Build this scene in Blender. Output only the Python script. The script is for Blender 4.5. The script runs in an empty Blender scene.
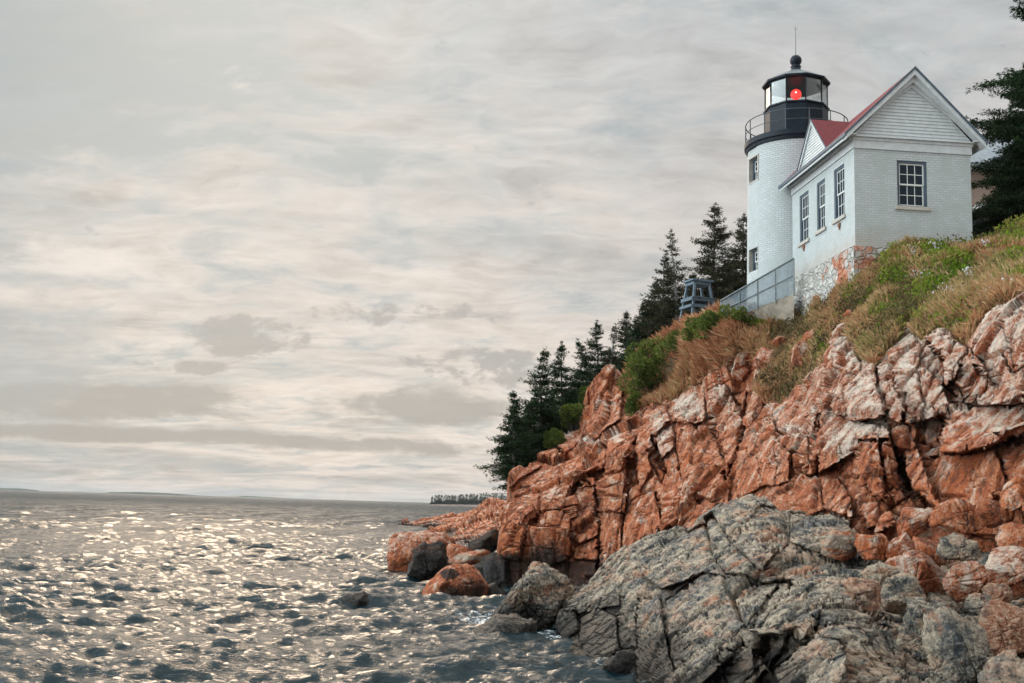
import bpy, math, random
import numpy as np

# ------------------------------------------------------------------ camera, sky, sun, exposure
S = bpy.context.scene
COL = S.collection
FPX, PIT, ROLL, CH = 1130.0, math.radians(8.2), math.radians(1.71), 3.5
Fv = np.array([0, math.cos(PIT), math.sin(PIT)])
_U0 = np.array([0, -math.sin(PIT), math.cos(PIT)])
_R0 = np.array([1.0, 0, 0])
Rv = math.cos(ROLL) * _R0 + math.sin(ROLL) * _U0
Uv = -math.sin(ROLL) * _R0 + math.cos(ROLL) * _U0
CAM = np.array([0, 0, CH])

cam = bpy.data.cameras.new('camera')
cam.sensor_width = 36.0
cam.lens = FPX / 1024 * 36
cam.clip_start, cam.clip_end = 0.1, 60000
camo = bpy.data.objects.new('camera', cam)
COL.objects.link(camo)
from mathutils import Matrix, Vector, noise as mnoise
camo.matrix_world = Matrix(((Rv[0], Uv[0], -Fv[0], 0), (Rv[1], Uv[1], -Fv[1], 0), (Rv[2], Uv[2], -Fv[2], CH), (0, 0, 0, 1)))
S.camera = camo

SUN_AZ, SUN_EL = -15.0, 28.0          # degrees: azimuth from +Y towards +X, elevation
sl = bpy.data.lights.new('sun', 'SUN')
sl.energy, sl.angle, sl.color = 0.5, math.radians(20), (1.0, 0.76, 0.54)
slo = bpy.data.objects.new('sun', sl)
COL.objects.link(slo)
_sd = Vector((math.sin(math.radians(SUN_AZ)) * math.cos(math.radians(SUN_EL)),
              math.cos(math.radians(SUN_AZ)) * math.cos(math.radians(SUN_EL)), math.sin(math.radians(SUN_EL))))
slo.rotation_euler = _sd.to_track_quat('Z', 'Y').to_euler()

S.view_settings.view_transform = 'Standard'
S.view_settings.look = 'None'
S.view_settings.exposure = 0.72
S.view_settings.gamma = 1.0
S.render.engine = 'CYCLES'
S.cycles.use_denoising = True
S.cycles.max_bounces = 6
S.cycles.diffuse_bounces = 2
S.cycles.glossy_bounces = 3
S.cycles.transmission_bounces = 4
S.cycles.transparent_max_bounces = 12
S.cycles.volume_bounces = 0
S.cycles.caustics_reflective = False
S.cycles.caustics_refractive = False


class NT:
    """small helper for building node trees"""
    def __init__(self, tree):
        self.t = tree
        self.n = tree.nodes
        self.l = tree.links

    def node(self, kind, **kw):
        nd = self.n.new(kind)
        for k, v in kw.items():
            setattr(nd, k, v)
        return nd

    def put(self, sock, v):
        if v is None:
            return
        if isinstance(v, bpy.types.NodeSocket):
            self.l.new(v, sock)
        else:
            if sock.type == 'RGBA' and hasattr(v, '__len__') and len(v) == 3:
                v = (*v, 1)
            sock.default_value = v

    def math(self, op, a, b=None, c=None, clamp=False):
        nd = self.node('ShaderNodeMath', operation=op, use_clamp=clamp)
        for i, v in enumerate((a, b, c)):
            if v is not None:
                self.put(nd.inputs[i], v)
        return nd.outputs[0]

    def vmath(self, op, a, b=None):
        nd = self.node('ShaderNodeVectorMath', operation=op)
        self.put(nd.inputs[0], a)
        if b is not None:
            self.put(nd.inputs[1], b)
        return nd.outputs[0]

    def mix(self, f, a, b, blend='MIX'):
        nd = self.node('ShaderNodeMix', data_type='RGBA', blend_type=blend)
        self.put(nd.inputs[0], f)
        self.put(nd.inputs[6], a)
        self.put(nd.inputs[7], b)
        return nd.outputs[2]

    def noise(self, vec, scale, detail=4.0, rough=0.55, dist=0.0, col=False):
        nd = self.node('ShaderNodeTexNoise')
        self.put(nd.inputs['Vector'], vec)
        nd.inputs['Scale'].default_value = scale
        nd.inputs['Detail'].default_value = detail
        nd.inputs['Roughness'].default_value = rough
        nd.inputs['Distortion'].default_value = dist
        return nd.outputs[1 if col else 0]

    def voro(self, vec, scale, feature='F1', out=0):
        nd = self.node('ShaderNodeTexVoronoi', feature=feature)
        self.put(nd.inputs['Vector'], vec)
        nd.inputs['Scale'].default_value = scale
        return nd.outputs[out]

    def ramp(self, f, stops, interp='LINEAR'):
        nd = self.node('ShaderNodeValToRGB')
        nd.color_ramp.interpolation = interp
        e = nd.color_ramp.elements
        while len(e) < len(stops):
            e.new(0.5)
        for el, (p, c) in zip(e, stops):
            el.position = p
            el.color = (*c, 1) if len(c) == 3 else c
        self.put(nd.inputs[0], f)
        return nd.outputs[0]

    def step(self, f, a, b):
        nd = self.node('ShaderNodeMapRange', interpolation_type='SMOOTHSTEP')
        self.put(nd.inputs[0], f)
        nd.inputs[1].default_value, nd.inputs[2].default_value = a, b
        return nd.outputs[0]

    def mapping(self, vec, scale=(1, 1, 1), rot=(0, 0, 0), loc=(0, 0, 0)):
        nd = self.node('ShaderNodeMapping')
        self.put(nd.inputs[0], vec)
        nd.inputs['Scale'].default_value = scale
        nd.inputs['Rotation'].default_value = rot
        nd.inputs['Location'].default_value = loc
        return nd.outputs[0]

    def attr(self, name):
        return self.node('ShaderNodeAttribute', attribute_name=name).outputs['Fac']

    def bump(self, h, strength, dist=0.05, normal=None):
        nd = self.node('ShaderNodeBump')
        nd.inputs['Strength'].default_value = strength
        nd.inputs['Distance'].default_value = dist
        self.put(nd.inputs['Height'], h)
        if normal is not None:
            self.put(nd.inputs['Normal'], normal)
        return nd.outputs[0]

    def xyz(self, v):
        nd = self.node('ShaderNodeSeparateXYZ')
        self.put(nd.inputs[0], v)
        return nd.outputs

    def comb(self, x, y, z):
        nd = self.node('ShaderNodeCombineXYZ')
        for i, v in enumerate((x, y, z)):
            self.put(nd.inputs[i], v)
        return nd.outputs[0]


def build_world():
    w = bpy.data.worlds.new('World')
    S.world = w
    w.use_nodes = True
    k = NT(w.node_tree)
    k.n.clear()
    out = k.node('ShaderNodeOutputWorld')
    bg = k.node('ShaderNodeBackground')
    k.l.new(bg.outputs[0], out.inputs[0])
    sky = k.node('ShaderNodeTexSky', sky_type='NISHITA')
    sky.sun_disc = False
    sky.sun_elevation = math.radians(SUN_EL)
    sky.sun_rotation = math.radians(SUN_AZ)
    sky.dust_density = 3.0
    d = k.node('ShaderNodeTexCoord').outputs['Generated']
    x, y, z = k.xyz(d)[:]
    zz = k.math('MAXIMUM', z, 0.0)
    az = k.math('DIVIDE', x, k.math('MAXIMUM', y, 0.05))
    el = k.math('DIVIDE', zz, k.math('MAXIMUM', y, 0.05))
    den = k.math('ADD', zz, 0.09)
    plane = k.comb(k.math('DIVIDE', x, den), k.math('DIVIDE', y, den), 0.0)     # cloud layer seen in perspective
    # base overcast colour by elevation
    base = k.ramp(zz, [(0.0, (0.78, 0.70, 0.64)), (0.05, (0.81, 0.73, 0.665)), (0.14, (0.72, 0.650, 0.595)),
                       (0.25, (0.66, 0.620, 0.585)), (0.40, (0.55, 0.56, 0.56))])
    n1 = k.noise(k.mapping(plane, (1.0, 1.6, 1), (0, 0, 0.5)), 0.75, 7, 0.6, 0.4)
    n2 = k.noise(k.mapping(plane, (1.0, 1.7, 1), (0, 0, -0.22), (4, 2, 0)), 1.9, 9, 0.62, 0.35)
    # blue-grey thinner sheets, strongest to the upper left
    lefty = k.step(az, 0.15, -0.5)
    m1 = k.step(k.math('ADD', n1, k.math('MULTIPLY', lefty, 0.16)), 0.50, 0.72)
    c = k.mix(k.math('MULTIPLY', m1, 0.75), base, (0.40, 0.425, 0.43))
    # mottling of the cloud sheet, finer ripples across it
    den2 = k.math('ADD', zz, 0.24)
    plane2 = k.comb(k.math('MULTIPLY', k.math('DIVIDE', x, den2), 1.7), k.math('MULTIPLY', k.math('DIVIDE', y, den2), 1.7), 0.0)
    pw = k.vmath('ADD', plane2, k.vmath('MULTIPLY', k.vmath('SUBTRACT', k.noise(plane, 1.2, 4, .6, 0, True), (.5, .5, .5)), (.55, .55, 0)))
    n5 = k.noise(k.mapping(pw, (1.0, 1.25, 1), (0, 0, .6), (7, 1, 0)), 2.6, 8, .62)
    n6 = k.noise(k.mapping(pw, (1.0, 2.6, 1), (0, 0, -.35), (2, 9, 0)), 5.5, 6, .6)
    ng = k.math('ADD', k.math('MULTIPLY', k.math('SUBTRACT', n5, .5), 1.05), k.math('MULTIPLY', k.math('SUBTRACT', n6, .5), .55))
    ng = k.math('ADD', 1.0, ng)
    c = k.mix(1.0, c, k.comb(ng, ng, ng), 'MULTIPLY')
    topleft = k.math('MULTIPLY', k.step(az, 0.05, -0.45), k.step(el, 0.20, 0.42))
    tl = k.step(k.math('ADD', n5, k.math('MULTIPLY', topleft, .26)), .46, .70)
    c = k.mix(k.math('MULTIPLY', tl, .85), c, (.345, .40, .42))
    # bright ribs
    m2 = k.math('MULTIPLY', k.step(n2, 0.52, 0.74), k.math('SUBTRACT', 1.0, k.math('MULTIPLY', topleft, .85)))
    c = k.mix(k.math('MULTIPLY', m2, 0.5), c, (0.84, 0.76, 0.69))
    m2b = k.step(n2, 0.48, 0.28)
    c = k.mix(k.math('MULTIPLY', m2b, 0.36), c, (0.43, 0.42, 0.405))
    # ragged low cumulus and the long grey bank over the horizon
    sky_v = k.comb(az, el, 0.0)

    def band(centre, width):
        return k.step(k.math('ABSOLUTE', k.math('SUBTRACT', el, centre)), width, 0.0)

    def spot(a0, e0, ra, re):
        q = k.math('ADD', k.math('POWER', k.math('ABSOLUTE', k.math('DIVIDE', k.math('SUBTRACT', az, a0), ra)), 2.0),
                   k.math('POWER', k.math('ABSOLUTE', k.math('DIVIDE', k.math('SUBTRACT', el, e0), re)), 2.0))
        return k.step(q, 1.0, 0.0)
    n3 = k.noise(k.mapping(sky_v, (1.0, 1.7, 1)), 17, 9, 0.64, 0.2)
    n4 = k.noise(k.mapping(sky_v, (1.0, 2.8, 1), (0, 0, 0.03), (3, 1, 0)), 8.0, 9, 0.62, 0.2)
    bank = k.math('MULTIPLY', band(0.080, 0.034), k.step(az, 0.10, -0.08))
    bank2 = k.math('MULTIPLY', band(0.050, 0.016), k.step(az, 0.10, -0.10))
    low = k.math('MAXIMUM', bank, bank2)
    mb = k.step(k.math('ADD', n4, k.math('MULTIPLY', low, 0.31)), 0.645, 0.79)
    c = k.mix(k.math('MULTIPLY', mb, 0.92), c, (0.385, 0.375, 0.36))
    cum = k.math('MAXIMUM', spot(-0.235, 0.143, 0.085, 0.027), k.math('MULTIPLY', spot(-0.10, 0.165, 0.12, 0.020), 0.75))
    cum = k.math('MAXIMUM', cum, k.math('MULTIPLY', spot(0.0, 0.120, 0.12, 0.028), 0.75))
    cum = k.math('MAXIMUM', cum, k.math('MULTIPLY', spot(-0.31, 0.112, 0.07, 0.012), 0.8))
    mc = k.step(k.math('ADD', n3, k.math('MULTIPLY', cum, 0.28)), 0.63, 0.74)
    c = k.mix(k.math('MULTIPLY', mc, 0.85), c, (0.39, 0.38, 0.37))
    # blue-grey mass low on the left, bright rim above it
    blue = spot(-0.46, 0.115, 0.14, 0.09)
    mbl = k.step(k.math('ADD', n3, k.math('MULTIPLY', blue, 0.42)), 0.60, 0.92)
    c = k.mix(k.math('MULTIPLY', mbl, 0.55), c, (0.40, 0.43, 0.445))
    rim = spot(-0.40, 0.195, 0.17, 0.04)
    mr = k.step(k.math('ADD', n4, k.math('MULTIPLY', rim, 0.2)), 0.60, 0.80)
    c = k.mix(k.math('MULTIPLY', mr, 0.55), c, (0.90, 0.82, 0.75))
    # overcast dome: brighter overhead and behind the viewer than at the horizon in front
    lift = k.math('ADD', 1.0, k.math('MULTIPLY', k.step(zz, 0.45, 0.95), 3.0))
    back = k.math('ADD', 1.0, k.math('MULTIPLY', k.step(y, 0.4, -0.5), 0.12))
    left = k.math('ADD', 1.0, k.math('MULTIPLY', k.step(x, -0.48, -0.95), 8.0))  # brightness added to the unseen sky on the left, to light the rocks sideways
    # warm bright patch added to the sky above the frame, for glitter on the waves
    gl = k.node('ShaderNodeVectorMath', operation='DOT_PRODUCT')
    k.put(gl.inputs[0], d)
    k.put(gl.inputs[1], (-0.185, 0.691, 0.699))
    glow = k.math('MULTIPLY', k.step(gl.outputs['Value'], 0.965, 1.0), 1.0)
    g = k.math('MULTIPLY', k.math('MULTIPLY', lift, back), left)
    c = k.mix(1.0, c, k.comb(k.math('ADD', g, glow), k.math('ADD', g, k.math('MULTIPLY', glow, .74)), k.math('ADD', g, k.math('MULTIPLY', glow, .52))), 'MULTIPLY')
    c10 = k.mix(1.0, c, (5.75, 5.75, 5.75), 'MULTIPLY')
    fin = k.mix(0.97, sky.outputs[0], c10)
    k.put(bg.inputs[0], fin)
    bg.inputs[1].default_value = 0.105


build_world()


# ------------------------------------------------------------------ helpers
def P(x, y, Y):
    d = Fv + Rv * (x - 512) / FPX - Uv * (y - 341.5) / FPX
    return CAM + d * (Y / d[1])


def Parr(x, y, Y):
    d = Fv[None] + Rv[None] * ((x - 512) / FPX)[:, None] - Uv[None] * ((y - 341.5) / FPX)[:, None]
    return CAM[None] + d * (Y / d[:, 1])[:, None]


def mesh_obj(name, verts, faces, mat, parent=None, smooth=False, uv=None, attrs=None):
    verts = np.asarray(verts, dtype=np.float32).reshape(-1, 3)
    me = bpy.data.meshes.new(name)
    if isinstance(faces, np.ndarray):
        n = faces.shape[1]
        me.vertices.add(len(verts))
        me.vertices.foreach_set('co', verts.ravel())
        me.loops.add(faces.size)
        me.loops.foreach_set('vertex_index', faces.astype(np.int32).ravel())
        me.polygons.add(len(faces))
        me.polygons.foreach_set('loop_start', np.arange(0, faces.size, n, dtype=np.int32))
        me.polygons.foreach_set('loop_total', np.full(len(faces), n, dtype=np.int32))
        me.update(calc_edges=True)
    else:
        me.from_pydata([tuple(map(float, v)) for v in verts], [], faces)
    if smooth:
        me.polygons.foreach_set('use_smooth', np.ones(len(me.polygons), dtype=bool))
    if uv is not None:
        lay = me.uv_layers.new(name='UVMap')
        li = np.zeros(len(me.loops), dtype=np.int32)
        me.loops.foreach_get('vertex_index', li)
        lay.data.foreach_set('uv', np.asarray(uv, dtype=np.float32)[li].ravel())
    for an, av in (attrs or {}).items():
        a = me.attributes.new(an, 'FLOAT', 'POINT')
        a.data.foreach_set('value', np.asarray(av, dtype=np.float32))
    me.validate()
    o = bpy.data.objects.new(name, me)
    COL.objects.link(o)
    if mat is not None:
        me.materials.append(mat)
    if parent is not None:
        o.parent = parent
    return o


class MB:
    """collects simple solids, built as one mesh"""
    def __init__(self):
        self.v, self.f = [], []

    def add(self, v, f):
        n = len(self.v)
        self.v += [tuple(map(float, p)) for p in v]
        self.f += [tuple(i + n for i in q) for q in f]
        return self

    def box(self, a, b):
        (x0, y0, z0), (x1, y1, z1) = a, b
        v = [(x0, y0, z0), (x1, y0, z0), (x1, y1, z0), (x0, y1, z0), (x0, y0, z1), (x1, y0, z1), (x1, y1, z1), (x0, y1, z1)]
        return self.add(v, [(0, 3, 2, 1), (4, 5, 6, 7), (0, 1, 5, 4), (1, 2, 6, 5), (2, 3, 7, 6), (3, 0, 4, 7)])

    def bar(self, p, q, r, n=8, r2=None):
        p, q = np.array(p, float), np.array(q, float)
        d = (q - p) / max(1e-9, np.linalg.norm(q - p))
        a = np.cross(d, [0, 0, 1.0] if abs(d[2]) < .9 else [1.0, 0, 0])
        a /= np.linalg.norm(a)
        b = np.cross(d, a)
        r2 = r if r2 is None else r2
        v = []
        for c, rr in ((p, r), (q, r2)):
            for i in range(n):
                t = 2 * math.pi * (i + .5) / n
                v.append(c + rr * (math.cos(t) * a + math.sin(t) * b))
        f = [(i, (i + 1) % n, n + (i + 1) % n, n + i) for i in range(n)]
        f += [tuple(range(n - 1, -1, -1)), tuple(range(n, 2 * n))]
        return self.add(v, f)

    def beam(self, p, q, w, h):
        """square beam p to q, w across, h up"""
        p, q = np.array(p, float), np.array(q, float)
        d = (q - p) / np.linalg.norm(q - p)
        a = np.cross(d, [0, 0, 1.0] if abs(d[2]) < .95 else [0, 1.0, 0])
        a /= np.linalg.norm(a)
        b = np.cross(a, d)
        v = []
        for c in (p, q):
            for s, t in ((-1, -1), (1, -1), (1, 1), (-1, 1)):
                v.append(c + a * s * w / 2 + b * t * h / 2)
        return self.add(v, [(3, 2, 1, 0), (4, 5, 6, 7), (0, 1, 5, 4), (1, 2, 6, 5), (2, 3, 7, 6), (3, 0, 4, 7)])

    def lathe(self, prof, n=32, c=(0, 0), ph=0.0, caps=True):
        v, f = [], []
        for r, z in prof:
            for i in range(n):
                t = 2 * math.pi * i / n + ph
                v.append((c[0] + r * math.cos(t), c[1] + r * math.sin(t), z))
        for j in range(len(prof) - 1):
            for i in range(n):
                f.append((j * n + i, j * n + (i + 1) % n, (j + 1) * n + (i + 1) % n, (j + 1) * n + i))
        if caps:
            f.append(tuple(range(n - 1, -1, -1)))
            f.append(tuple((len(prof) - 1) * n + i for i in range(n)))
        return self.add(v, f)

    def prism(self, poly, d):
        """poly: list of 3D points, extruded by the vector d"""
        n = len(poly)
        p = [np.array(q, float) for q in poly]
        v = p + [q + np.array(d, float) for q in p]
        f = [tuple(range(n)), tuple(range(2 * n - 1, n - 1, -1))]
        f += [(i, i + n, (i + 1) % n + n, (i + 1) % n) for i in range(n)]
        return self.add(v, f)

    def build(self, name, mat, parent=None, smooth=False, bevel=0.0):
        o = mesh_obj(name, self.v, self.f, mat, parent, smooth)
        import bmesh
        bm = bmesh.new()
        bm.from_mesh(o.data)
        bmesh.ops.recalc_face_normals(bm, faces=bm.faces)
        bm.to_mesh(o.data)
        bm.free()
        if bevel:
            m = o.modifiers.new('bevel', 'BEVEL')
            m.width, m.segments, m.limit_method = bevel, 2, 'ANGLE'
        return o


def tag(o, label=None, cat=None, group=None, kind=None):
    if label:
        o['label'] = label
    if cat:
        o['category'] = cat
    if group:
        o['group'] = group
    if kind:
        o['kind'] = kind
    return o


def empty(name, loc, rz=0.0):
    o = bpy.data.objects.new(name, None)
    o.empty_display_size = 0.3
    o.location = tuple(map(float, loc))
    o.rotation_euler = (0, 0, rz)
    COL.objects.link(o)
    return o


def hash3(a, b, c, seed):
    h = (a * 374761393 + b * 668265263 + c * 2147483647 + seed * 974711) & 0xFFFFFFFF
    h = ((h ^ (h >> 13)) * 1274126177) & 0xFFFFFFFF
    h = ((h ^ (h >> 16)) * 2246822519) & 0xFFFFFFFF
    return ((h ^ (h >> 15)) & 0xFFFFFF) / float(0xFFFFFF)


def voronoi(p, seed, jit=0.42):
    """p (n,3) in cell units -> F1, F2, id hashes (n,4), offset to the cell centre"""
    ip = np.floor(p).astype(np.int64)
    n = len(p)
    f1 = np.full(n, 9.0)
    f2 = np.full(n, 9.0)
    cell = np.zeros((n, 3), dtype=np.int64)
    off = np.zeros((n, 3))
    for dx in (-1, 0, 1):
        for dy in (-1, 0, 1):
            for dz in (-1, 0, 1):
                c = ip + np.array([dx, dy, dz])
                q = np.stack([c[:, i] + .5 + jit * 2 * (hash3(c[:, 0], c[:, 1], c[:, 2], seed + 11 * i) - .5) for i in range(3)], 1)
                r = p - q
                dd = np.sqrt((r * r).sum(1))
                closer = dd < f1
                f2 = np.where(closer, f1, np.minimum(f2, dd))
                f1 = np.where(closer, dd, f1)
                cell[closer] = c[closer]
                off[closer] = r[closer]
    ids = np.stack([hash3(cell[:, 0], cell[:, 1], cell[:, 2], seed + 101 + 7 * i) for i in range(4)], 1)
    return f1, f2, ids, off


def vnoise(p, seed):
    """smooth value noise -1..1"""
    ip = np.floor(p).astype(np.int64)
    t = p - ip
    t = t * t * (3 - 2 * t)
    r = 0
    for dx in (0, 1):
        for dy in (0, 1):
            for dz in (0, 1):
                w = (t[:, 0] if dx else 1 - t[:, 0]) * (t[:, 1] if dy else 1 - t[:, 1]) * (t[:, 2] if dz else 1 - t[:, 2])
                r = r + w * hash3(ip[:, 0] + dx, ip[:, 1] + dy, ip[:, 2] + dz, seed)
    return r * 2 - 1


def fbm(p, seed, oct=4, gain=.5):
    r, a = 0, 1.0
    for i in range(oct):
        r = r + a * vnoise(p * 2.03 ** i, seed + i)
        a *= gain
    return r


def polydist(u, v, poly):
    """signed distance in px, positive inside"""
    poly = np.asarray(poly, float)
    ins = np.zeros(len(u), bool)
    d = np.full(len(u), 1e9)
    n = len(poly)
    for i in range(n):
        x0, y0 = poly[i]
        x1, y1 = poly[(i + 1) % n]
        c = ((y0 > v) != (y1 > v)) & (u < (x1 - x0) * (v - y0) / (y1 - y0 + 1e-12) + x0)
        ins ^= c
        ex, ey = x1 - x0, y1 - y0
        t = np.clip(((u - x0) * ex + (v - y0) * ey) / (ex * ex + ey * ey + 1e-9), 0, 1)
        d = np.minimum(d, np.hypot(u - x0 - t * ex, v - y0 - t * ey))
    return np.where(ins, d, -d)


def sstep(x, a, b):
    t = np.clip((x - a) / (b - a), 0, 1)
    return t * t * (3 - 2 * t)


class TPS:
    def __init__(self, pts, lam=2e-4):
        p = np.array(pts, float)
        self.c = p[:, :2] / 100.0
        n = len(p)
        d = np.linalg.norm(self.c[:, None] - self.c[None], axis=-1)
        K = self.k(d) + lam * np.eye(n)
        Q = np.hstack([np.ones((n, 1)), self.c])
        A = np.block([[K, Q], [Q.T, np.zeros((3, 3))]])
        self.w = np.linalg.solve(A, np.concatenate([p[:, 2], np.zeros(3)]))

    @staticmethod
    def k(d):
        return np.where(d > 1e-9, d * d * np.log(np.maximum(d, 1e-9)), 0)

    def __call__(self, u, v):
        q = np.stack([u, v], 1) / 100.0
        r = self.w[-3] + q @ self.w[-2:]
        for i in range(len(self.c)):
            r = r + self.w[i] * self.k(np.linalg.norm(q - self.c[i], axis=1))
        return r


# ------------------------------------------------------------------ materials
def new_mat(name):
    m = bpy.data.materials.new(name)
    m.use_nodes = True
    k = NT(m.node_tree)
    b = k.n['Principled BSDF']
    return m, k, b


def simple(name, col, rough=0.6, var=0.25, scale=6.0, bump=0.0, metal=0.0, spec=0.4):
    m, k, b = new_mat(name)
    co = k.node('ShaderNodeTexCoord').outputs['Object']
    n = k.noise(co, scale, 6, 0.65)
    c = k.mix(k.step(n, 0.3, 0.7), tuple(x * (1 - var) for x in col), tuple(min(1, x * (1 + var)) for x in col))
    k.put(b.inputs['Base Color'], c)
    b.inputs['Roughness'].default_value = rough
    b.inputs['Metallic'].default_value = metal
    b.inputs['Specular IOR Level'].default_value = spec
    if bump:
        k.put(b.inputs['Normal'], k.bump(k.noise(co, scale * 4, 6, 0.7), bump, 0.02))
    return m


def rock_mat(name, kind, belt_top=None):
    """kind: red (cliff), ledge (grey foreground), black (weed-dark tidal rock)"""
    m, k, b = new_mat(name)
    geo = k.node('ShaderNodeNewGeometry')
    co = geo.outputs['Position']
    nz = k.xyz(geo.outputs['Normal'])[2]
    z = k.xyz(co)[2]
    warp = k.vmath('ADD', co, k.vmath('MULTIPLY', k.vmath('SUBTRACT', k.noise(co, 0.9, 4, 0.6, 0, True), (.5, .5, .5)), (0.3, 0.3, 0.3)))
    def ex(n, g=1.75):
        return k.math('ADD', k.math('MULTIPLY', k.math('SUBTRACT', n, .5), g), .5, None, True)
    big = ex(k.noise(warp, 0.42, 5, 0.6))
    mid = ex(k.noise(warp, 1.9, 9, 0.70))
    fine = ex(k.noise(co, 11.0, 7, 0.72))
    streak = ex(k.noise(k.mapping(warp, (2.6, 2.6, 0.5), (0.10, -0.22, 0.0)), 1.15, 9, 0.70, 0.1))
    layer = ex(k.noise(k.mapping(warp, (0.8, 0.8, 4.0), (0.35, 0.3, 0.2)), 1.0, 9, 0.70, 0.1))
    white = k.attr('white')
    if kind == 'red':
        c = k.ramp(mid, [(0.20, (0.15, 0.045, 0.020)), (0.42, (0.43, 0.112, 0.040)), (0.60, (0.57, 0.195, 0.080)), (0.82, (0.66, 0.33, 0.19))])
        c = k.mix(k.math('MULTIPLY', k.step(big, 0.45, 0.66), 0.55), c, (0.52, 0.125, 0.034))
        c = k.mix(k.math('MULTIPLY', k.step(streak, 0.52, 0.75), 0.55), c, (0.60, 0.335, 0.215))
        c = k.mix(k.math('MULTIPLY', k.step(streak, 0.46, 0.32), 0.5), c, (0.13, 0.045, 0.025))
        c = k.mix(k.math('MULTIPLY', k.step(fine, 0.60, 0.80), 0.35), c, (0.64, 0.43, 0.31))
        c = k.mix(k.math('MULTIPLY', k.step(fine, 0.42, 0.27), 0.5), c, (0.09, 0.04, 0.03))
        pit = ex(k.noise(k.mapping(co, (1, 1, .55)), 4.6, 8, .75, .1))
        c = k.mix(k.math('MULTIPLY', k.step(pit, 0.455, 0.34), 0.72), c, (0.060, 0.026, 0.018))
        c = k.mix(k.math('MULTIPLY', k.step(pit, 0.60, 0.78), 0.38), c, (0.66, 0.42, 0.29))
        wf = k.math('ADD', k.math('MULTIPLY', white, 0.62), k.math('MULTIPLY', streak, 1.35))
        wf = k.math('ADD', wf, k.math('MULTIPLY', nz, 0.22))
        wf = k.math('ADD', wf, k.math('MULTIPLY', fine, 1.0))
        wf = k.math('ADD', wf, k.math('MULTIPLY', mid, 1.0))
        wm = k.step(wf, 1.80, 2.62)
        wc = k.mix(mid, (0.52, 0.42, 0.34), (0.80, 0.71, 0.60))
        c = k.mix(k.math('MULTIPLY', wm, 0.92), c, wc)
        gm = k.step(k.math('ADD', k.math('MULTIPLY', k.attr('grey'), 0.62), k.math('MULTIPLY', layer, 0.9)), 0.72, 0.95)
        c = k.mix(k.math('MULTIPLY', gm, 0.85), c, k.ramp(mid, [(0.3, (0.10, 0.095, 0.08)), (0.5, (0.26, 0.24, 0.19)), (0.66, (0.40, 0.37, 0.29))]))
    elif kind == 'ledge':
        c = k.ramp(mid, [(0.24, (0.034, 0.036, 0.040)), (0.40, (0.125, 0.120, 0.108)), (0.55, (0.32, 0.265, 0.20)), (0.74, (0.60, 0.50, 0.38))])
        c = k.mix(k.math('MULTIPLY', k.step(layer, 0.52, 0.62), 0.80), c, (0.52, 0.345, 0.24))
        c = k.mix(k.math('MULTIPLY', k.step(layer, 0.40, 0.25), 0.66), c, (0.050, 0.057, 0.062))
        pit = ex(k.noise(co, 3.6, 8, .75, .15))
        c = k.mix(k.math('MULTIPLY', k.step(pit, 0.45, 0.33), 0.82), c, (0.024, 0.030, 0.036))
        c = k.mix(k.math('MULTIPLY', k.step(pit, 0.56, 0.70), 0.7), c, (0.66, 0.53, 0.39))
        c = k.mix(k.math('MULTIPLY', k.step(big, 0.56, 0.72), 0.50), c, (0.085, 0.100, 0.115))
        c = k.mix(k.math('MULTIPLY', k.step(k.noise(warp, 1.1, 8, 0.68, 0.1), 0.56, 0.66), 0.70), c, (0.46, 0.175, 0.08))
        c = k.mix(k.math('MULTIPLY', k.step(fine, 0.56, 0.72), 0.6), c, (0.55, 0.48, 0.36))
        c = k.mix(k.math('MULTIPLY', k.step(fine, 0.44, 0.28), 0.7), c, (0.03, 0.032, 0.034))
        wf = k.math('ADD', k.math('MULTIPLY', white, 0.9), k.math('MULTIPLY', fine, 1.2))
        c = k.mix(k.math('MULTIPLY', k.step(wf, 1.2, 1.7), 0.85), c, (0.62, 0.56, 0.45))
        rf = k.math('ADD', k.math('MULTIPLY', k.attr('red'), 1.0), k.math('MULTIPLY', mid, 0.8))
        c = k.mix(k.math('MULTIPLY', k.step(rf, 0.85, 1.25), 0.85), c, k.ramp(fine, [(0.3, (0.24, 0.07, 0.03)), (0.5, (0.45, 0.19, 0.10)), (0.7, (0.60, 0.38, 0.26))]))
    else:
        c = k.ramp(mid, [(0.25, (0.010, 0.010, 0.010)), (0.55, (0.034, 0.027, 0.022)), (0.80, (0.13, 0.075, 0.05))])
        c = k.mix(k.math('MULTIPLY', k.step(layer, 0.56, 0.68), 0.5), c, (0.12, 0.05, 0.03))
    sm = k.step(k.math('ADD', k.attr('stain'), k.math('MULTIPLY', k.math('SUBTRACT', fine, .5), 1.2)), .40, .62)
    c = k.mix(k.math('MULTIPLY', sm, .9), c, (.016, .014, .013))
    # dark algae belt of the tidal zone, with painted shade (height above the water)
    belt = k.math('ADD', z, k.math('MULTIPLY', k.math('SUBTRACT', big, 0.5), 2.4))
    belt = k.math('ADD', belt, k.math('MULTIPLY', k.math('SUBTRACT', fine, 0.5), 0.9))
    top = {'red': 1.55, 'ledge': 0.95, 'black': 1.0}[kind] if belt_top is None else belt_top  # red belt set higher to paint in the shade at the cliff foot
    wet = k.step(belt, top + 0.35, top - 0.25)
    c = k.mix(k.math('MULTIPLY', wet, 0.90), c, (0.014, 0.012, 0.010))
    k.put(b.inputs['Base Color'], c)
    k.put(b.inputs['Roughness'], k.math('SUBTRACT', 0.82, k.math('MULTIPLY', wet, 0.42)))
    b.inputs['Specular IOR Level'].default_value = 0.3
    ve = k.voro(k.mapping(warp, (1.0, 1.0, 0.6), (0.1, -0.25, 0.3)), 1.6, 'DISTANCE_TO_EDGE')
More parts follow.
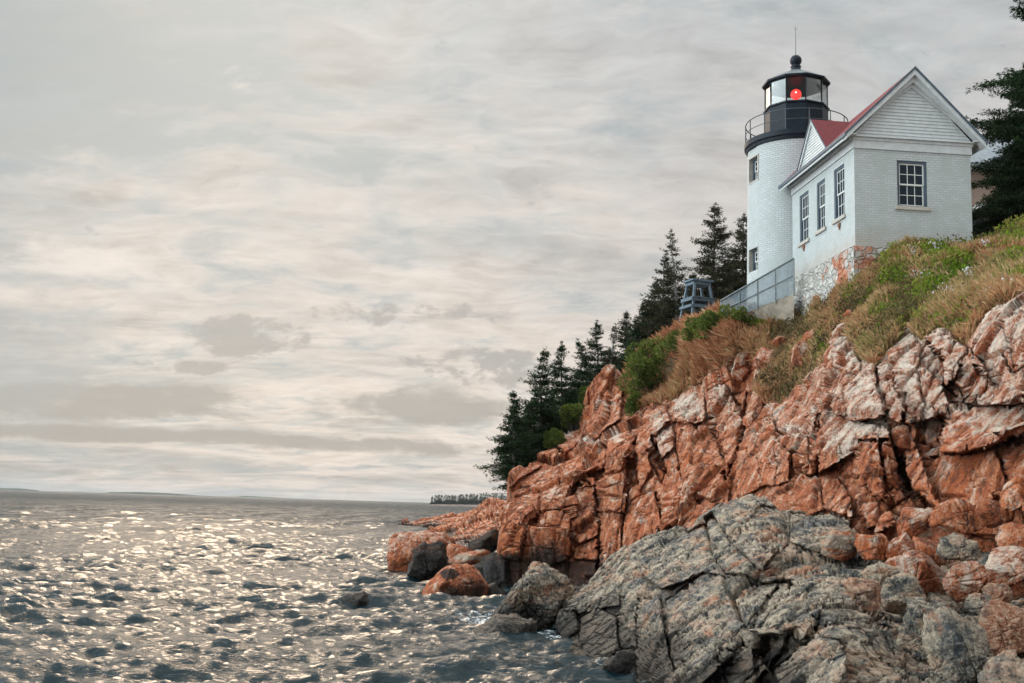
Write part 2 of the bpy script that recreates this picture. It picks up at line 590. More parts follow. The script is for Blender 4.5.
    ve2 = k.voro(warp, 4.5, 'DISTANCE_TO_EDGE')
    h = k.math('ADD', k.math('MULTIPLY', k.step(ve, 0.0, 0.03), 0.20), k.math('MULTIPLY', k.step(ve2, 0.0, 0.05), 0.08))
    h = k.math('ADD', h, k.math('MULTIPLY', streak, 0.34))
    h = k.math('ADD', h, k.math('MULTIPLY', layer, 0.20))
    h = k.math('ADD', h, k.math('MULTIPLY', mid, 0.12))
    h = k.math('ADD', h, k.math('MULTIPLY', fine, 0.55))
    if kind != 'black':
        h = k.math('ADD', h, k.math('MULTIPLY', pit, 0.34))
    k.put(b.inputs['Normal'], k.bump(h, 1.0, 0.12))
    return m


def brick_mat(name, paint, stain, joint=0.75, bare=0.0, uv=True, base_z=0.0):
    """painted brickwork laid from UVs in metres"""
    m, k, b = new_mat(name)
    tc = k.node('ShaderNodeTexCoord')
    co, ob = tc.outputs['UV'], tc.outputs['Object']
    br = k.node('ShaderNodeTexBrick')
    k.put(br.inputs['Vector'], co)
    br.inputs['Scale'].default_value = 1.0
    br.inputs['Brick Width'].default_value = 0.23
    br.inputs['Row Height'].default_value = 0.085
    br.inputs['Mortar Size'].default_value = 0.011
    br.inputs['Mortar Smooth'].default_value = 0.5
    br.inputs['Color1'].default_value = (0.35, 0.35, 0.35, 1)
    br.inputs['Color2'].default_value = (0.75, 0.75, 0.75, 1)
    br.inputs['Mortar'].default_value = (0, 0, 0, 1)
    per = k.node('ShaderNodeSeparateColor')
    k.put(per.inputs[0], br.outputs['Color'])
    n = k.noise(ob, 1.3, 7, 0.65)
    f = k.noise(ob, 14, 6, 0.7)
    c = k.mix(per.outputs[0], tuple(p * 0.74 for p in paint), tuple(p * 1.05 for p in paint))
    c = k.mix(k.math('MULTIPLY', k.step(br.outputs['Fac'], 0.3, 0.9), joint), c, tuple(p * 0.60 for p in paint))
    c = k.mix(k.math('MULTIPLY', k.step(n, 0.42, 0.66), 0.75), c, tuple(p * q for p, q in zip(paint, (0.74, 0.77, 0.73))))
    c = k.mix(k.math('MULTIPLY', k.step(f, 0.58, 0.72), 0.5), c, stain)
    spots = k.step(k.noise(k.mapping(ob, (1, 1, 2.5)), 2.6, 3, 0.6), 0.70, 0.78)
    c = k.mix(k.math('MULTIPLY', spots, 0.5 + bare), c, stain)
    drip = k.step(k.noise(k.mapping(ob, (3.0, 3.0, 0.35)), 1.2, 6, 0.7), 0.60, 0.78)
    c = k.mix(k.math('MULTIPLY', drip, 0.55), c, tuple(p * 0.72 for p in paint))
    low = k.step(k.math('SUBTRACT', k.xyz(ob)[2], k.math('MULTIPLY', n, 1.2)), base_z + 0.15, base_z - 0.5)
    c = k.mix(k.math('MULTIPLY', low, k.math('MULTIPLY', f, 0.6)), c, (0.40, 0.29, 0.20))
    k.put(b.inputs['Base Color'], c)
    b.inputs['Roughness'].default_value = 0.62
    h = k.math('ADD', k.math('MULTIPLY', br.outputs['Fac'], -1.0), k.math('MULTIPLY', f, 0.7))
    h = k.math('ADD', h, k.math('MULTIPLY', per.outputs[0], 0.5))
    k.put(b.inputs['Normal'], k.bump(h, 0.8, 0.012))
    return m


M = {}
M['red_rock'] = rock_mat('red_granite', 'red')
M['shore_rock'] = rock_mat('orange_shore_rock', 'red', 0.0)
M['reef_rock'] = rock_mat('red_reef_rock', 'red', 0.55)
M['ledge_rock'] = rock_mat('grey_ledge_rock', 'ledge')
M['black_rock'] = rock_mat('black_tidal_rock', 'black')
M['white_brick'] = brick_mat('white_painted_brick', (0.505, 0.55, 0.56), (0.25, 0.29, 0.26), joint=.6, bare=.3, base_z=1.38)
M['tower_brick'] = brick_mat('tower_painted_brick', (0.505, 0.545, 0.56), (0.17, 0.20, 0.19), joint=.6, bare=0.4, base_z=-5)
M['bare_brick'] = brick_mat('weathered_brick', (0.42, 0.30, 0.24), (0.55, 0.52, 0.47), base_z=-5)
M['white_paint'] = simple('white_paint', (0.50, 0.535, 0.545), 0.5, 0.10, 5)
M['sash_paint'] = simple('sash_paint', (0.68, 0.70, 0.69), 0.5, 0.06, 5)
M['navy_paint'] = simple('dark_blue_grey_paint', (0.055, 0.085, 0.115), 0.5, 0.2, 5)
M['black_metal'] = simple('black_painted_iron', (0.006, 0.012, 0.021), 0.5, 0.35, 4, 0.15, 0, .22)
M['roof_metal'] = simple('weathered_lantern_roof', (0.10, 0.12, 0.125), 0.5, 0.35, 4, 0.1)
M['rail_metal'] = simple('grey_rail_metal', (0.16, 0.19, 0.20), 0.5, 0.2, 6)
M['dark_rail'] = simple('dark_rail_metal', (0.05, 0.065, 0.075), 0.5, 0.2, 6)
M['mesh_wire'] = simple('galvanised_wire', (0.27, 0.345, 0.39), 0.55, 0.15, 6)
M['red_roof'] = simple('red_roof_shingle', (0.14, 0.010, 0.014), 0.75, 0.3, 9, 0.4)
M['stone_sill'] = simple('granite_sill', (0.42, 0.40, 0.36), 0.8, 0.25, 14, 0.3)
M['concrete'] = simple('weathered_concrete', (0.30, 0.26, 0.21), 0.85, 0.3, 3.5, 0.4)
M['blue_wood'] = simple('blue_grey_painted_wood', (0.10, 0.145, 0.185), 0.65, 0.25, 4, 0.2)
M['bark'] = simple('spruce_bark', (0.085, 0.072, 0.062), 0.9, 0.35, 5, 0.5)
M['grey_bark'] = simple('dead_grey_bark', (0.20, 0.20, 0.19), 0.9, 0.3, 5, 0.5)
M['rust'] = simple('rusty_iron', (0.20, 0.085, 0.04), 0.8, 0.4, 20, 0.3)
M['fence_wood'] = simple('dark_grey_fence', (0.085, 0.105, 0.125), 0.7, 0.3, 5, 0.2)
M['slate_roof'] = simple('grey_roof', (0.23, 0.26, 0.28), 0.7, 0.2, 6, 0.2)


def leaf_mat(name, cols, trans=0.25, rough=0.7):
    m, k, b = new_mat(name)
    at = k.attr('tint')
    c = k.ramp(at, [(i / max(1, len(cols) - 1), c) for i, c in enumerate(cols)])
    k.put(b.inputs['Base Color'], c)
    b.inputs['Roughness'].default_value = rough
    b.inputs['Specular IOR Level'].default_value = 0.08
    tr = k.node('ShaderNodeBsdfTranslucent')
    k.put(tr.inputs[0], c)
    mx = k.node('ShaderNodeMixShader')
    mx.inputs[0].default_value = trans
    k.l.new(b.outputs[0], mx.inputs[1])
    k.l.new(tr.outputs[0], mx.inputs[2])
    k.l.new(mx.outputs[0], k.n['Material Output'].inputs[0])
    return m


M['spruce'] = leaf_mat('spruce_needles', [(0.010, 0.024, 0.011), (0.020, 0.044, 0.017), (0.042, 0.074, 0.026)], 0.12)
M['spruce_brown'] = leaf_mat('brownish_spruce_needles', [(0.018, 0.026, 0.014), (0.040, 0.044, 0.022), (0.085, 0.066, 0.036)], 0.12)
M['shrub'] = leaf_mat('rose_shrub_leaves', [(0.035, 0.060, 0.014), (0.090, 0.130, 0.026), (0.19, 0.205, 0.05)], 0.3)
M['dry'] = leaf_mat('dry_grass_blades', [(0.33, 0.130, 0.068), (0.48, 0.245, 0.130), (0.54, 0.37, 0.20), (0.25, 0.235, 0.080)], 0.3)
M['green'] = leaf_mat('green_ground_cover', [(0.060, 0.125, 0.008), (0.130, 0.225, 0.016), (0.21, 0.255, 0.04), (0.36, 0.27, 0.10)], 0.3)
M['weed'] = leaf_mat('brown_weed_leaves', [(0.075, 0.050, 0.028), (0.12, 0.10, 0.04), (0.17, 0.12, 0.065)], 0.25)
M['flower'] = leaf_mat('white_flower_heads', [(0.55, 0.53, 0.55), (0.75, 0.72, 0.75)], 0.2)


def soil():
    m, k, b = new_mat('grassy_soil')
    co = k.node('ShaderNodeNewGeometry').outputs['Position']
    n = k.noise(co, 1.6, 7, 0.7)
    f = k.noise(co, 9, 6, 0.7)
    c = k.ramp(n, [(0.3, (0.07, 0.055, 0.025)), (0.5, (0.15, 0.09, 0.045)), (0.7, (0.24, 0.145, 0.075))])
    c = k.mix(k.math('MULTIPLY', k.step(f, 0.5, 0.7), 0.5), c, (0.12, 0.12, 0.04))
    k.put(b.inputs['Base Color'], c)
    b.inputs['Roughness'].default_value = 0.95
    k.put(b.inputs['Normal'], k.bump(f, 0.8, 0.1))
    return m


M['soil'] = soil()


def stone_mat():
    """painted rubble stone with orange bare patches"""
    m, k, b = new_mat('painted_rubble_stone')
    tc = k.node('ShaderNodeTexCoord')
    co = tc.outputs['UV']
    ob = tc.outputs['Object']
    w = k.vmath('ADD', k.mapping(co, (1, 1.35, 1)), k.vmath('MULTIPLY', k.noise(ob, 3, 3, .6, 0, True), (.16, .16, 0)))
    e = k.voro(w, 3.6, 'DISTANCE_TO_EDGE')
    idc = k.node('ShaderNodeSeparateColor')
    k.put(idc.inputs[0], k.voro(w, 3.6, 'F1', 1))
    f = k.noise(ob, 8, 7, 0.7)
    n = k.noise(ob, 1.4, 6, 0.65)
    c = k.mix(idc.outputs[0], (0.34, 0.33, 0.30), (0.54, 0.54, 0.51))
    c = k.mix(k.math('MULTIPLY', k.step(e, 0.05, 0.0), 0.45), c, (0.26, 0.23, 0.19))
    bare = k.math('ADD', n, k.math('MULTIPLY', k.attr('bare'), 0.20))
    bare = k.math('ADD', bare, k.math('MULTIPLY', f, 0.34))
    c = k.mix(k.step(bare, 0.76, 0.90), c, k.mix(k.step(f, 0.35, 0.65), (0.33, 0.085, 0.035), (0.50, 0.21, 0.11)))
    c = k.mix(k.math('MULTIPLY', k.step(f, 0.6, 0.75), 0.5), c, (0.36, 0.33, 0.29))
    k.put(b.inputs['Base Color'], c)
    b.inputs['Roughness'].default_value = 0.8
    h = k.math('ADD', k.step(e, 0.0, 0.14), k.math('MULTIPLY', f, 0.6))
    k.put(b.inputs['Normal'], k.bump(h, 1.0, 0.06))
    return m


M['stone'] = stone_mat()


def glass_dark():
    m, k, b = new_mat('dark_window_glass')
    b.inputs['Base Color'].default_value = (0.015, 0.025, 0.035, 1)
    b.inputs['Roughness'].default_value = 0.05
    b.inputs['Specular IOR Level'].default_value = 0.12
    return m


def glass_clear():
    m, k, b = new_mat('lantern_glass')
    tr = k.node('ShaderNodeBsdfTransparent')
    tr.inputs[0].default_value = (0.90, 0.92, 0.92, 1)
    gl = k.node('ShaderNodeBsdfGlossy')
    gl.inputs['Roughness'].default_value = 0.03
    fr = k.node('ShaderNodeFresnel')
    mx = k.node('ShaderNodeMixShader')
    k.l.new(k.math('MULTIPLY', fr.outputs[0], 0.5), mx.inputs[0])
    k.l.new(tr.outputs[0], mx.inputs[1])
    k.l.new(gl.outputs[0], mx.inputs[2])
    k.l.new(mx.outputs[0], k.n['Material Output'].inputs[0])
    return m


M['glass'] = glass_dark()
M['clear_glass'] = glass_clear()


def emit(name, col, s):
    m, k, b = new_mat(name)
    b.inputs['Base Color'].default_value = (*col, 1)
    b.inputs['Emission Color'].default_value = (*col, 1)
    b.inputs['Emission Strength'].default_value = s
    return m


M['lamp'] = emit('red_lamp_glow', (1.0, 0.05, 0.045), 0.85)
M['lamp_core'] = emit('lamp_core_glow', (1.0, 0.55, 0.45), 2.0)


def water_mat():
    m, k, b = new_mat('sea_water')
    co = k.node('ShaderNodeNewGeometry').outputs['Position']
    b.inputs['Base Color'].default_value = (0.006, 0.015, 0.018, 1)
    b.inputs['Roughness'].default_value = 0.10
    b.inputs['IOR'].default_value = 1.333
    b.inputs['Specular IOR Level'].default_value = 0.5
    dist = k.node('ShaderNodeVectorMath', operation='LENGTH')
    k.put(dist.inputs[0], co)
    dist = dist.outputs['Value']
    w = k.mapping(co, (0.75, 1.0, 1.0), (0, 0, 0.35))
    n1 = k.noise(w, 3.2, 6, 0.62, 0.5)
    n2 = k.noise(k.mapping(co, (0.7, 1.0, 1.0), (0, 0, -0.3)), 0.35, 7, 0.62, 0.5)
    n3 = k.noise(k.mapping(co, (0.6, 1.0, 1.0), (0, 0, 0.1)), 0.06, 9, 0.70, 0.5)
    far = k.step(dist, 60.0, 260.0)
    nb = k.bump(n1, 0.80, 0.11)
    nb = k.bump(n2, k_far(k, far, 0.15, 0.9), 0.8, nb)
    nb = k.bump(n3, k_far(k, k.step(dist, 150.0, 700.0), 0.0, 0.9), 5.0, nb)
    k.put(b.inputs['Normal'], nb)
    foam = k.attr('foam')
    f = k.noise(co, 5.0, 8, 0.75, 0.8)
    fm = k.step(k.math('ADD', k.math('MULTIPLY', foam, 0.50), f), 0.92, 1.08)
    c = k.mix(fm, (0.005, 0.018, 0.023), (0.68, 0.72, 0.74))
    df = k.node('ShaderNodeBsdfDiffuse')
    k.put(df.inputs[0], c)
    k.put(df.inputs['Normal'], nb)
    gl = k.node('ShaderNodeBsdfGlossy')
    gl.inputs['Roughness'].default_value = 0.12
    k.put(gl.inputs['Normal'], nb)
    lw = k.node('ShaderNodeLayerWeight')
    lw.inputs[0].default_value = 0.5
    k.put(lw.inputs['Normal'], nb)
    # effective reflectance of a rough sea: waves hide each other at grazing angles, so it never reaches 1
    fac = k.math('ADD', 0.02, k.math('MULTIPLY', k.math('POWER', lw.outputs['Facing'], 4.8), 0.66))
    gust = k.noise(k.mapping(co, (0.30, 0.034, 1.0), (0, 0, 0.12)), 1.0, 9, 0.78, 0.2)
    gust = k.step(gust, 0.34, 0.66)
    fac = k.math('MULTIPLY', fac, k.math('ADD', 1.0, k.math('MULTIPLY', k.step(dist, 50.0, 200.0), k.math('SUBTRACT', k.math('MULTIPLY', gust, 1.05), 0.66))))
    fac = k.math('MULTIPLY', fac, k.math('SUBTRACT', 1.0, fm))
    mx = k.node('ShaderNodeMixShader')
    k.put(mx.inputs[0], fac)
    k.l.new(df.outputs[0], mx.inputs[1])
    k.l.new(gl.outputs[0], mx.inputs[2])
    k.l.new(mx.outputs[0], k.n['Material Output'].inputs[0])
    return m


def k_far(k, f, a, b_):
    return k.math('ADD', a, k.math('MULTIPLY', f, b_ - a))


_orig_bump = NT.bump


def _bump(self, h, strength, dist=0.05, normal=None):
    nd = self.node('ShaderNodeBump')
    self.put(nd.inputs['Strength'], strength)
    nd.inputs['Distance'].default_value = dist
    self.put(nd.inputs['Height'], h)
    if normal is not None:
        self.put(nd.inputs['Normal'], normal)
    return nd.outputs[0]


NT.bump = _bump
M['water'] = water_mat()


# ------------------------------------------------------------------ sea
def build_water():
    rng = np.random.default_rng(5)
    az = np.radians(np.concatenate([np.linspace(-75, -30, 50, endpoint=False), np.linspace(-30, 14, 560), np.linspace(14.5, 75, 60)]))
    r = [5.0]
    while r[-1] < 420:
        r.append(r[-1] * 1.0050)
    while r[-1] < 6050:
        r.append(r[-1] * 1.05)
    r = np.array(r)
    A, Rr = np.meshgrid(az, r)
    X, Y = (np.sin(A) * Rr).ravel(), (np.cos(A) * Rr).ravel()
    rad = Rr.ravel()
    sp = np.maximum(rad * 0.0014, 0.02)               # sample spacing across
    spr = rad * 0.0050
    Z = np.zeros_like(X)
    gust = 0.75 + 0.35 * vnoise(np.stack([X / 9, Y / 14, X * 0], 1), 77)
    for i in range(84):
        lam = 0.34 * (5.0 / 0.34) ** (i / 83.0) * rng.uniform(.9, 1.1)
        th = rng.normal(0.22, 0.42 if lam > .9 else .65)                   # travel towards the shore and the right
        kx, ky = math.sin(th) * 2 * math.pi / lam, -math.cos(th) * 2 * math.pi / lam
        a = 0.0172 * lam ** 0.52
        ph = kx * X + ky * Y + rng.uniform(0, 6.28)
        fade = np.clip((lam / np.maximum(spr * abs(math.cos(th)), sp) - 1.9) / 2.0, 0, 1)
        s = np.sin(ph)
        Z += a * fade * (s - 0.30 * np.cos(2 * ph)) * gust
    nr, na = Rr.shape
    idx = np.arange(nr * na).reshape(nr, na)
    q = np.stack([idx[:-1, :-1], idx[:-1, 1:], idx[1:, 1:], idx[1:, :-1]], -1).reshape(-1, 4)[:, ::-1]
    foam = np.zeros_like(X)
    for px, py, rr, s in [(492, 620, 2.2, 1.0), (500, 628, 1.5, .9), (470, 601, 1.8, .8), (552, 637, 1.3, 1.0), (612, 667, 0.9, .9), (600, 656, 1.0, .7),
                          (425, 597, 1.6, .6), (345, 606, 1.2, .6), (400, 585, 1.5, .5), (630, 676, .8, .7), (520, 640, 1.4, .6)]:
        d = P(px, py, 1) - CAM
        t = -CH / d[2]
        cx, cy = d[0] * t, d[1] * t
        foam = np.maximum(foam, s * np.exp(-(((X - cx) / rr) ** 2 + ((Y - cy) / (rr * 1.4)) ** 2)))
    o = mesh_obj('sea', np.stack([X, Y, Z], 1), q, M['water'], None, True, attrs={'foam': foam})
    tag(o, kind='structure')
    return o


build_water()


# ------------------------------------------------------------------ rock sheets
def interp(line, u):
    line = np.array(line, float)
    return np.interp(u, line[:, 0], line[:, 1])


def joint1d(a, key, seed):
    """irregularly spaced joints along one axis: cell id, distance to the nearest joint, local position"""
    i0 = np.floor(a).astype(np.int64)
    z = np.zeros_like(i0)

    def edge(i):
        return i + 0.62 * (hash3(i, key, z, seed) - .5)
    lo, hi = edge(i0), edge(i0 + 1)
    below, above = a < lo, a >= hi
    idx = np.where(below, i0 - 1, np.where(above, i0 + 1, i0))
    lo, hi = edge(idx), edge(idx + 1)
    w = hi - lo
    return idx, np.minimum(a - lo, hi - a), (a - lo) / w - .5


def rotm(ax, ay, az):
    cx, sx, cy, sy, cz, sz = math.cos(ax), math.sin(ax), math.cos(ay), math.sin(ay), math.cos(az), math.sin(az)
    X = np.array([[1, 0, 0], [0, cx, -sx], [0, sx, cx]])
    Y = np.array([[cy, 0, sy], [0, 1, 0], [-sy, 0, cy]])
    Z = np.array([[cz, -sz, 0], [sz, cz, 0], [0, 0, 1]])
    return Z @ Y @ X


def fracture(p, seed, amps=((2.3, .34), (0.85, .14), (0.32, .05)), lean=(0.0, 0.0), aniso=(1, 1, 1.5), crack=1.0, fine=1.0):
    """jointed rock: nested irregular blocks, each a tilted plane set in or out, with open joints between"""
    wob = np.stack([fbm(p * .45, seed + 50 + i, 3) for i in range(3)], 1) * 0.16
    d = np.zeros(len(p))
    for i, (size, a) in enumerate(amps):
        R = rotm(lean[1] + .12 * i, lean[0] - .16 * i * (-1) ** i, 0.35 + .5 * i)
        q = (p + wob * min(1, size)) @ R.T / (np.array(aniso) * size)
        zz = np.zeros(len(p), dtype=np.int64)
        k1, e1, l1 = joint1d(q[:, 0], zz, seed + 31 * i)
        k2, e2, l2 = joint1d(q[:, 1] + hash3(k1, zz, zz, seed + 3 + i), k1, seed + 31 * i + 1)
        k3, e3, l3 = joint1d(q[:, 2] + 1.7 * hash3(k1, k2, zz, seed + 4 + i), k1 * 31 + k2, seed + 31 * i + 2)
        h = [hash3(k1, k2, k3, seed + 200 + 9 * i + j) - .5 for j in range(4)]
        d += a * (1.7 * h[0] + 1.9 * h[1] * l1 + 1.9 * h[2] * l2 + 1.7 * h[3] * l3)
        edge = np.minimum(np.minimum(e1 * aniso[0], e2 * aniso[1]), e3 * aniso[2]) * size
        wdt = 0.018 + 0.013 * size
        d -= crack * (0.07 + a * 0.95) * (1 - sstep(edge, 0.0, wdt)) * (0.35 + 1.3 * hash3(k1, k2, k3, seed + 77))
    d += fine * (0.045 * fbm(p * 1.5, seed + 5, 5, .55) + 0.009 * fbm(p * 9, seed + 6, 3, .6))
    return d


def apply_facets(u, v, Y, facets):
    for fc in facets:
        poly, bias = fc[0], fc[1]
        gx, gy, gr = (list(fc[2:]) + [0, 0, 0.22])[:3] if len(fc) < 5 else fc[2:5]
        poly = np.array(poly, float)
        m = (u > poly[:, 0].min() - 8) & (u < poly[:, 0].max() + 8) & (v > poly[:, 1].min() - 8) & (v < poly[:, 1].max() + 8)
        if not m.any():
            continue
        sd = polydist(u[m], v[m], poly)
        c = poly.mean(0)
        w = sstep(sd, -0.5, 0.9)
        dome = 1 - np.exp(-np.maximum(sd, 0) / 5.0)
        if gx == 0 and gy == 0:
            hh = math.sin(poly[0, 0] * 12.9 + poly[0, 1] * 7.3) * 43758.5
            gx = ((hh % 1) - .5) * 4
            gy = ((hh * 7 % 1) - .5) * 3 + .6
        off = bias * (0.95 + 0.05 * dome) + gx * (u[m] - c[0]) / 100 + gy * (v[m] - c[1]) / 100
        Y[m] -= w * off
        Y[m] += gr * np.exp(-(sd / 1.0) ** 2)
    return Y


def ellipses(u, v, lst):
    r = np.zeros(len(u))
    for e in lst:
        cx, cy, rx, ry = e[:4]
        s = e[4] if len(e) > 4 else 1.0
        r = np.maximum(r, s * np.exp(-(((u - cx) / rx) ** 2 + ((v - cy) / ry) ** 2)))
    return r


def sheet(us, top, bot, N, Yfun, facets, frac, back, soft=None, cols_back=((0, 3, 0), (0.3, 10, 0)), cracks=()):
    nu = len(us)
    tt = np.linspace(0, 1, N)
    tp, bt = interp(top, us), interp(bot, us)
    U = np.repeat(us[:, None], N, 1)
    V = tp[:, None] + (bt - tp)[:, None] * tt[None]
    u, v = U.ravel(), V.ravel()
    Y = Yfun(u, v)
    Y = apply_facets(u, v, Y, facets)
    for line, dep, wd in cracks:
        l = np.array(line, float)
        m = (u > l[:, 0].min() - 9) & (u < l[:, 0].max() + 9) & (v > l[:, 1].min() - 9) & (v < l[:, 1].max() + 9)
        um, vm = u[m], v[m]
        wob = np.stack([um / 9, vm / 9, um * 0], 1)
        dd = polyline_dist(um + 2.2 * fbm(wob, 7, 3), vm + 2.2 * fbm(wob, 8, 3), line)
        Y[m] += dep * np.exp(-(dd / wd) ** 2)
    p0 = Parr(u, v, Y)
    # outward normal of the coarse surface
    G = p0.reshape(nu, N, 3)
    st = 6
    du = np.roll(G, -st, 0) - np.roll(G, st, 0)
    du[:st] = du[st]
    du[-st:] = du[-st - 1]
    dv = np.roll(G, -st, 1) - np.roll(G, st, 1)
    dv[:, :st] = dv[:, st:st + 1]
    dv[:, -st:] = dv[:, -st - 1:-st]
    n = np.cross(du, dv).reshape(-1, 3)
    n /= np.linalg.norm(n, axis=1)[:, None] + 1e-9
    view = p0 - CAM
    n[(n * view).sum(1) > 0] *= -1
    vd = -view / np.linalg.norm(view, axis=1)[:, None]
    n = n + 0.5 * vd
    n /= np.linalg.norm(n, axis=1)[:, None]
    sf = soft(u, v) if soft is not None else np.zeros(len(u))
    d = frac(p0, u, v)
    soilbump = 0.10 * fbm(p0 * .9, 91, 4)
    p = p0 + n * (d * (1 - sf) + soilbump * sf)[:, None]
    G = p.reshape(nu, N, 3)
    rows = [G[:, 0] + np.array([0, dy, dz]) for dy, dz in reversed(back)]
    B = len(rows)
    full = np.concatenate([np.stack(rows, 1), G], 1) if B else G
    at_u = np.concatenate([np.repeat(U[:, :1], B, 1), U], 1)
    at_v = np.concatenate([np.repeat(V[:, :1], B, 1), V], 1)
    S0 = sf.reshape(nu, N)
    at_s = np.concatenate([np.repeat(S0[:, :1], B, 1), S0], 1)
    if cols_back:
        ex = [full[0] + np.array(c) for c in reversed(cols_back)]
        full = np.concatenate([np.stack(ex, 0), full], 0)
        k_ = len(cols_back)
        at_u = np.concatenate([np.repeat(at_u[:1], k_, 0), at_u], 0)
        at_v = np.concatenate([np.repeat(at_v[:1], k_, 0), at_v], 0)
        at_s = np.concatenate([np.repeat(at_s[:1], k_, 0), at_s], 0)
    a, b_ = full.shape[:2]
    idx = np.arange(a * b_).reshape(a, b_)
    q = np.stack([idx[:-1, :-1], idx[:-1, 1:], idx[1:, 1:], idx[1:, :-1]], -1).reshape(-1, 4)
    return full.reshape(-1, 3), q, at_u.ravel(), at_v.ravel(), at_s.ravel(), (a, b_)


K = 1.27          # metres of depth per unit in the lists below
CLIFF_Y = [(505, 590, 37.2), (503, 540, 37.4), (507, 490, 39.5), (530, 458, 43), (560, 438, 45), (583, 430, 45), (590, 385, 44), (612, 367, 43.5), (628, 370, 43.8),
           (560, 480, 38.5), (560, 560, 36.6), (600, 440, 39), (600, 500, 36.6), (600, 570, 35.2), (610, 410, 42), (640, 400, 41), (650, 390, 42), (660, 420, 36.8),
           (540, 600, 36.2), (700, 395, 35.8), (740, 380, 32.6), (650, 470, 34.8), (650, 540, 32.5), (700, 450, 32.8), (700, 520, 30), (700, 560, 29), (760, 420, 30),
           (740, 470, 28.8), (800, 400, 28), (800, 430, 26), (790, 480, 25.2), (800, 520, 23), (800, 550, 22.5), (850, 345, 26), (850, 400, 24.2), (870, 430, 22.2), (870, 480, 21.2),
           (920, 340, 23.5), (920, 400, 22), (930, 480, 20.2), (940, 530, 19.4), (980, 360, 21), (1000, 400, 20), (1024, 300, 20.8), (1024, 350, 19.4),
           (1024, 400, 19.2), (1024, 420, 18.7), (1024, 500, 18.0), (1024, 560, 18.2), (960, 560, 19.2), (880, 550, 20.2), (860, 520, 21), (960, 590, 19.3), (1024, 590, 18.2), (900, 575, 20.2),
           (690, 328, 38.5), (720, 316, 34.6), (660, 350, 43), (640, 360, 44), (745, 312, 34.3), (775, 313, 33.9), (790, 316, 33.8), (810, 306, 32.6), (835, 297, 30.6), (856, 270, 28.9),
           (910, 246, 28.9), (971, 234, 29.2), (1024, 217, 29.6), (760, 345, 32.0), (800, 340, 30.5), (840, 315, 28.8), (900, 300, 26.5), (960, 290, 25), (1024, 260, 25.5),
           (700, 352, 35.5), (722, 336, 33.2), (1120, 190, 30), (1120, 300, 20), (1120, 400, 18.5), (1120, 560, 17)]
cliff_tps = TPS(CLIFF_Y)
CLIFF_TOP = [(503, 532), (505, 505), (508, 489), (515, 476), (530, 460), (548, 450), (557, 447), (560, 440), (566, 435), (582, 431), (585, 420), (587, 405), (589, 390),
             (597, 378), (611, 367), (621, 366), (628, 371), (640, 357), (660, 345), (685, 325), (720, 313), (745, 311), (775, 313), (790, 316), (810, 306), (835, 297),
             (850, 288), (870, 269), (890, 255), (910, 249), (945, 244), (972, 243), (1000, 235), (1024, 226), (1060, 213), (1120, 190)]
CLIFF_BOT = [(503, 603), (520, 606), (560, 608), (600, 600), (640, 568), (700, 552), (740, 530), (800, 552), (860, 575), (940, 580), (1024, 590), (1120, 600)]
SOIL = [(628, 369), (631, 395), (630, 412), (640, 414), (650, 406), (672, 402), (700, 381), (722, 368), (735, 360), (747, 352), (760, 366), (757, 385), (770, 407), (786, 411), (797, 395), (815, 374),
        (826, 365), (836, 338), (848, 340), (862, 357), (876, 366), (884, 352), (900, 330), (910, 318), (922, 343), (930, 337), (941, 331), (965, 350), (974, 340), (990, 314),
        (1024, 297), (1125, 285), (1125, 150), (960, 200), (760, 280), (640, 330)]
